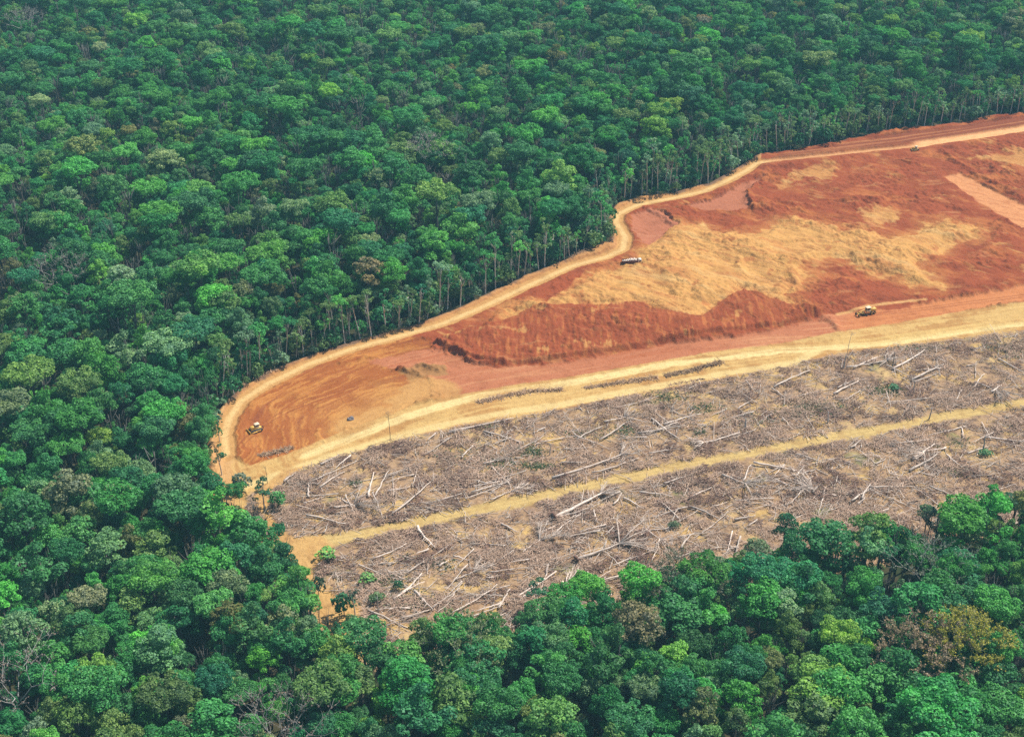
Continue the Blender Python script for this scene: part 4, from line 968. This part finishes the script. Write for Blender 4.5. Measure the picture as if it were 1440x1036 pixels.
bulldozer(359, 607, R_(215), 'dusty yellow bulldozer in the red soil at the left tip of the pit')
bulldozer(1286, 214, R_(190), 'small dusty olive bulldozer at the upper end of the haul road, far right')

def grader(u, v, rz):
    t = empty('motor_grader'); tag(t, 'yellow motor grader with a light cab roof on the orange road, right of centre', 'motor grader')
    f = MB(); f.tube([(4.9, 0, 1.5), (3.8, 0, 1.9), (2.0, 0, 2.25), (.2, 0, 2.0)], [.22, .24, .26, .3], 6); f.box(-4.0, .6, -.5, .5, .95, 1.5); f.box(4.5, 5.0, -.7, .7, .8, 1.4); f.build('frame', M_YEL, t)
    e = MB(); e.prism([(-4.3, 1.4), (-1.2, 1.4), (-1.2, 2.6), (-4.0, 2.45), (-4.3, 2.2)], -.75, .75, .08); en = e.build('engine_cover', M_YEL, t)
    q = MB(); q.tube([(-2.6, .2, 2.5), (-2.6, .2, 3.2)], [.09, .09], 8); q.build('exhaust', M_DARK, en)
    c = MB(); c.box(-1.15, .75, -.8, .8, 1.45, 2.2); c.box(-1.35, .95, -.95, .95, 3.25, 3.42); cb = c.build('cab', M_CAB, t)
    for x in (-1.05, .65):
        for y in (-.74, .74): q = MB(); q.box(x - .06, x + .06, y - .06, y + .06, 2.2, 3.25); q.build('post', M_YEL, cb)
    g = MB(); g.box(-.98, .58, -.68, .68, 2.2, 3.23); g.build('window', M_GLASS, cb)
    for x, r in ((4.75, .68), (-1.5, .72), (-3.1, .72)):
        for s in (-1, 1):
            w = MB(); w.wheel(x, *(sorted((s * .95, s * 1.35))), r, r); wh = w.build('wheel', M_TYRE, t); h = MB(); h.wheel(x, *(sorted((s * 1.33, s * 1.39))), r, r * .45, 12); h.build('hub', M_YEL, wh)
    b = MB(); b.prism([(-.1, .0), (.12, .02), (.22, .35), (.1, .7), (-.05, .7), (.05, .35)], -2.1, 2.1, .03); bo = b.build('blade', M_DARK, t)
    bo.location = (2.0, 0, .05); bo.rotation_euler = (0, 0, R_(35))
    r = MB(); r.tube([(2.0, 0, 1.0), (2.0, 0, 1.12)], [.85, .85], 16); r.tube([(4.4, 0, 1.15), (2.0, .55, 1.05)], [.1, .1], 5); r.tube([(4.4, 0, 1.15), (2.0, -.55, 1.05)], [.1, .1], 5); r.build('turning_circle', M_YEL, t)
    for s in (-1, 1): q = MB(); q.tube([(1.6, s * .5, 2.7), (2.0, s * .65, 1.05)], [.07, .07], 6); q.build('ram', M_DARK, t)
    place(t, u, v, rz); t.scale = (1.2,) * 3
grader(1219, 442, R_(203))

def lorry(u, v, rz):
    t = empty('truck'); tag(t, 'long white truck with a dark red-brown side parked at the bend of the upper road', 'truck')
    c = MB(); c.box(-5.2, 5.0, -.45, .45, .75, 1.05); c.build('chassis', M_DARK, t)
    cab = MB(); cab.prism([(3.4, .9), (5.6, .9), (5.65, 1.6), (5.3, 2.75), (3.5, 2.85)], -1.2, 1.2, .08); ca = cab.build('cab', M_WHITE, t)
    g = MB(); g.prism([(5.58, 1.75), (5.66, 1.75), (5.42, 2.6), (5.34, 2.6)], -1.05, 1.05); g.box(4.2, 5.2, -1.23, -1.19, 1.75, 2.5); g.box(4.2, 5.2, 1.19, 1.23, 1.75, 2.5); g.build('window', M_GLASS, ca)
    b = MB(); b.box(-5.3, 3.2, -1.3, -1.2, 1.06, 2.3); b.box(-5.3, 3.2, 1.2, 1.3, 1.06, 2.3); b.box(-5.4, -5.3, -1.25, 1.25, 1.06, 2.3); b.box(3.2, 3.3, -1.25, 1.25, 1.06, 2.6); b.box(-5.3, 3.2, -1.2, 1.2, 1.05, 1.2); bd = b.build('load_bed', M_RUST, t)
    l = MB()
    rr = random.Random(4)
    for k in range(9): x = -4.8 + k * .9; h = 1.2 + [0.5, .8, 1.0, 1.3, 1.6, 1.9, 1.8, 2.0, 1.7][k] * .8; l.prism([(x - .48, 1.2), (x + .48, 1.2), (x + .4, h), (x + .1, h + .25), (x - .35, h + .05)], -1.15, 1.15 - rr.uniform(0, .2), .1)
    lo = l.build('load', M_WHITE, t)
    for x in (4.5, -2.6, -4.0):
        for s in (-1, 1): w = MB(); w.wheel(x, *(sorted((s * .95, s * 1.28))), .52, .52); w.build('wheel', M_TYRE, t)
    place(t, u, v, rz)
lorry(888, 372, R_(4))

# a boulder on the bare soil of the bowl
rs = np.random.default_rng(3); bm = bmesh.new(); bmesh.ops.create_icosphere(bm, subdivisions=3, radius=1.0)
for v_ in bm.verts:
    p = v_.co; k = 1 + .22 * math.sin(3.1 * p.x + 1) * math.cos(2.7 * p.y) + .12 * math.sin(7 * p.z + 4 * p.x); v_.co = Vector((p.x * 1.9 * k, p.y * 1.2 * k, max(-.3, p.z) * 1.15 * k))
me = bpy.data.meshes.new('boulder'); bm.to_mesh(me); bm.free(); me.materials.append(M_ROCK); bo = obj('boulder', me); x, y = gp(493, 590); bo.location = (x, y, gh(x, y) + .2); bo.rotation_euler = (0, 0, .5)
tag(bo, 'dark grey boulder alone on the orange-yellow soil below the furrowed slope', 'boulder')

# ------------------------------------------------------------------ light, sky, air
EL, AZ = R_(57), R_(58)     # sun height; its bearing, clockwise from straight ahead
sd = bpy.data.lights.new('sun', 'SUN'); sd.energy = 4.9; sd.angle = R_(.55); sd.color = (1, .955, .88)
so = bpy.data.objects.new('sun', sd); COL.objects.link(so); so.location = (0, 0, 500)
dirv = Vector((math.sin(AZ) * math.cos(EL), math.cos(AZ) * math.cos(EL), math.sin(EL)))
so.rotation_euler = dirv.to_track_quat('Z', 'Y').to_euler()
w = bpy.data.worlds.new('World'); scene.world = w; w.use_nodes = True
nt = w.node_tree; nt.nodes.clear()
sky = nt.nodes.new('ShaderNodeTexSky'); sky.sky_type = 'NISHITA'; sky.sun_disc = False; sky.sun_elevation = EL; sky.sun_rotation = AZ; sky.air_density = 1.3; sky.dust_density = 1.0
bg = nt.nodes.new('ShaderNodeBackground'); bg.inputs[1].default_value = .09; wo = nt.nodes.new('ShaderNodeOutputWorld')
nt.links.new(sky.outputs[0], bg.inputs[0]); nt.links.new(bg.outputs[0], wo.inputs[0])
HAZE = True
if HAZE:
    bm = bmesh.new(); bmesh.ops.create_cube(bm, size=1.0); [setattr(q_, 'co', Vector((q_.co.x * 8400, q_.co.y * 7400 + 1500, q_.co.z * 368 + 168))) for q_ in bm.verts]; me = bpy.data.meshes.new('haze'); bm.to_mesh(me); bm.free(); me.materials.append(None); hz = obj('haze', me)
    mh, nt, out = mat_base('haze'); hz.data.materials.clear(); hz.data.materials.append(mh)
    pv = nnode(nt, 'ShaderNodeVolumePrincipled'); pv.inputs['Color'].default_value = (.34, .78, .97, 1); pv.inputs['Density'].default_value = .00009; pv.inputs['Anisotropy'].default_value = .0
    nt.links.new(pv.outputs[0], out.inputs['Volume']); tag(hz, 'thin bluish haze over the far forest', 'haze', kind='stuff')
scene.view_settings.view_transform = 'Standard'; scene.view_settings.look = 'None'; scene.view_settings.exposure = 0.42; scene.view_settings.gamma = 1.0
scene.render.engine = 'CYCLES'
scene.cycles.use_denoising = False; scene.cycles.max_bounces = 6; scene.cycles.diffuse_bounces = 3; scene.cycles.glossy_bounces = 1; scene.cycles.transmission_bounces = 3; scene.cycles.volume_bounces = 0
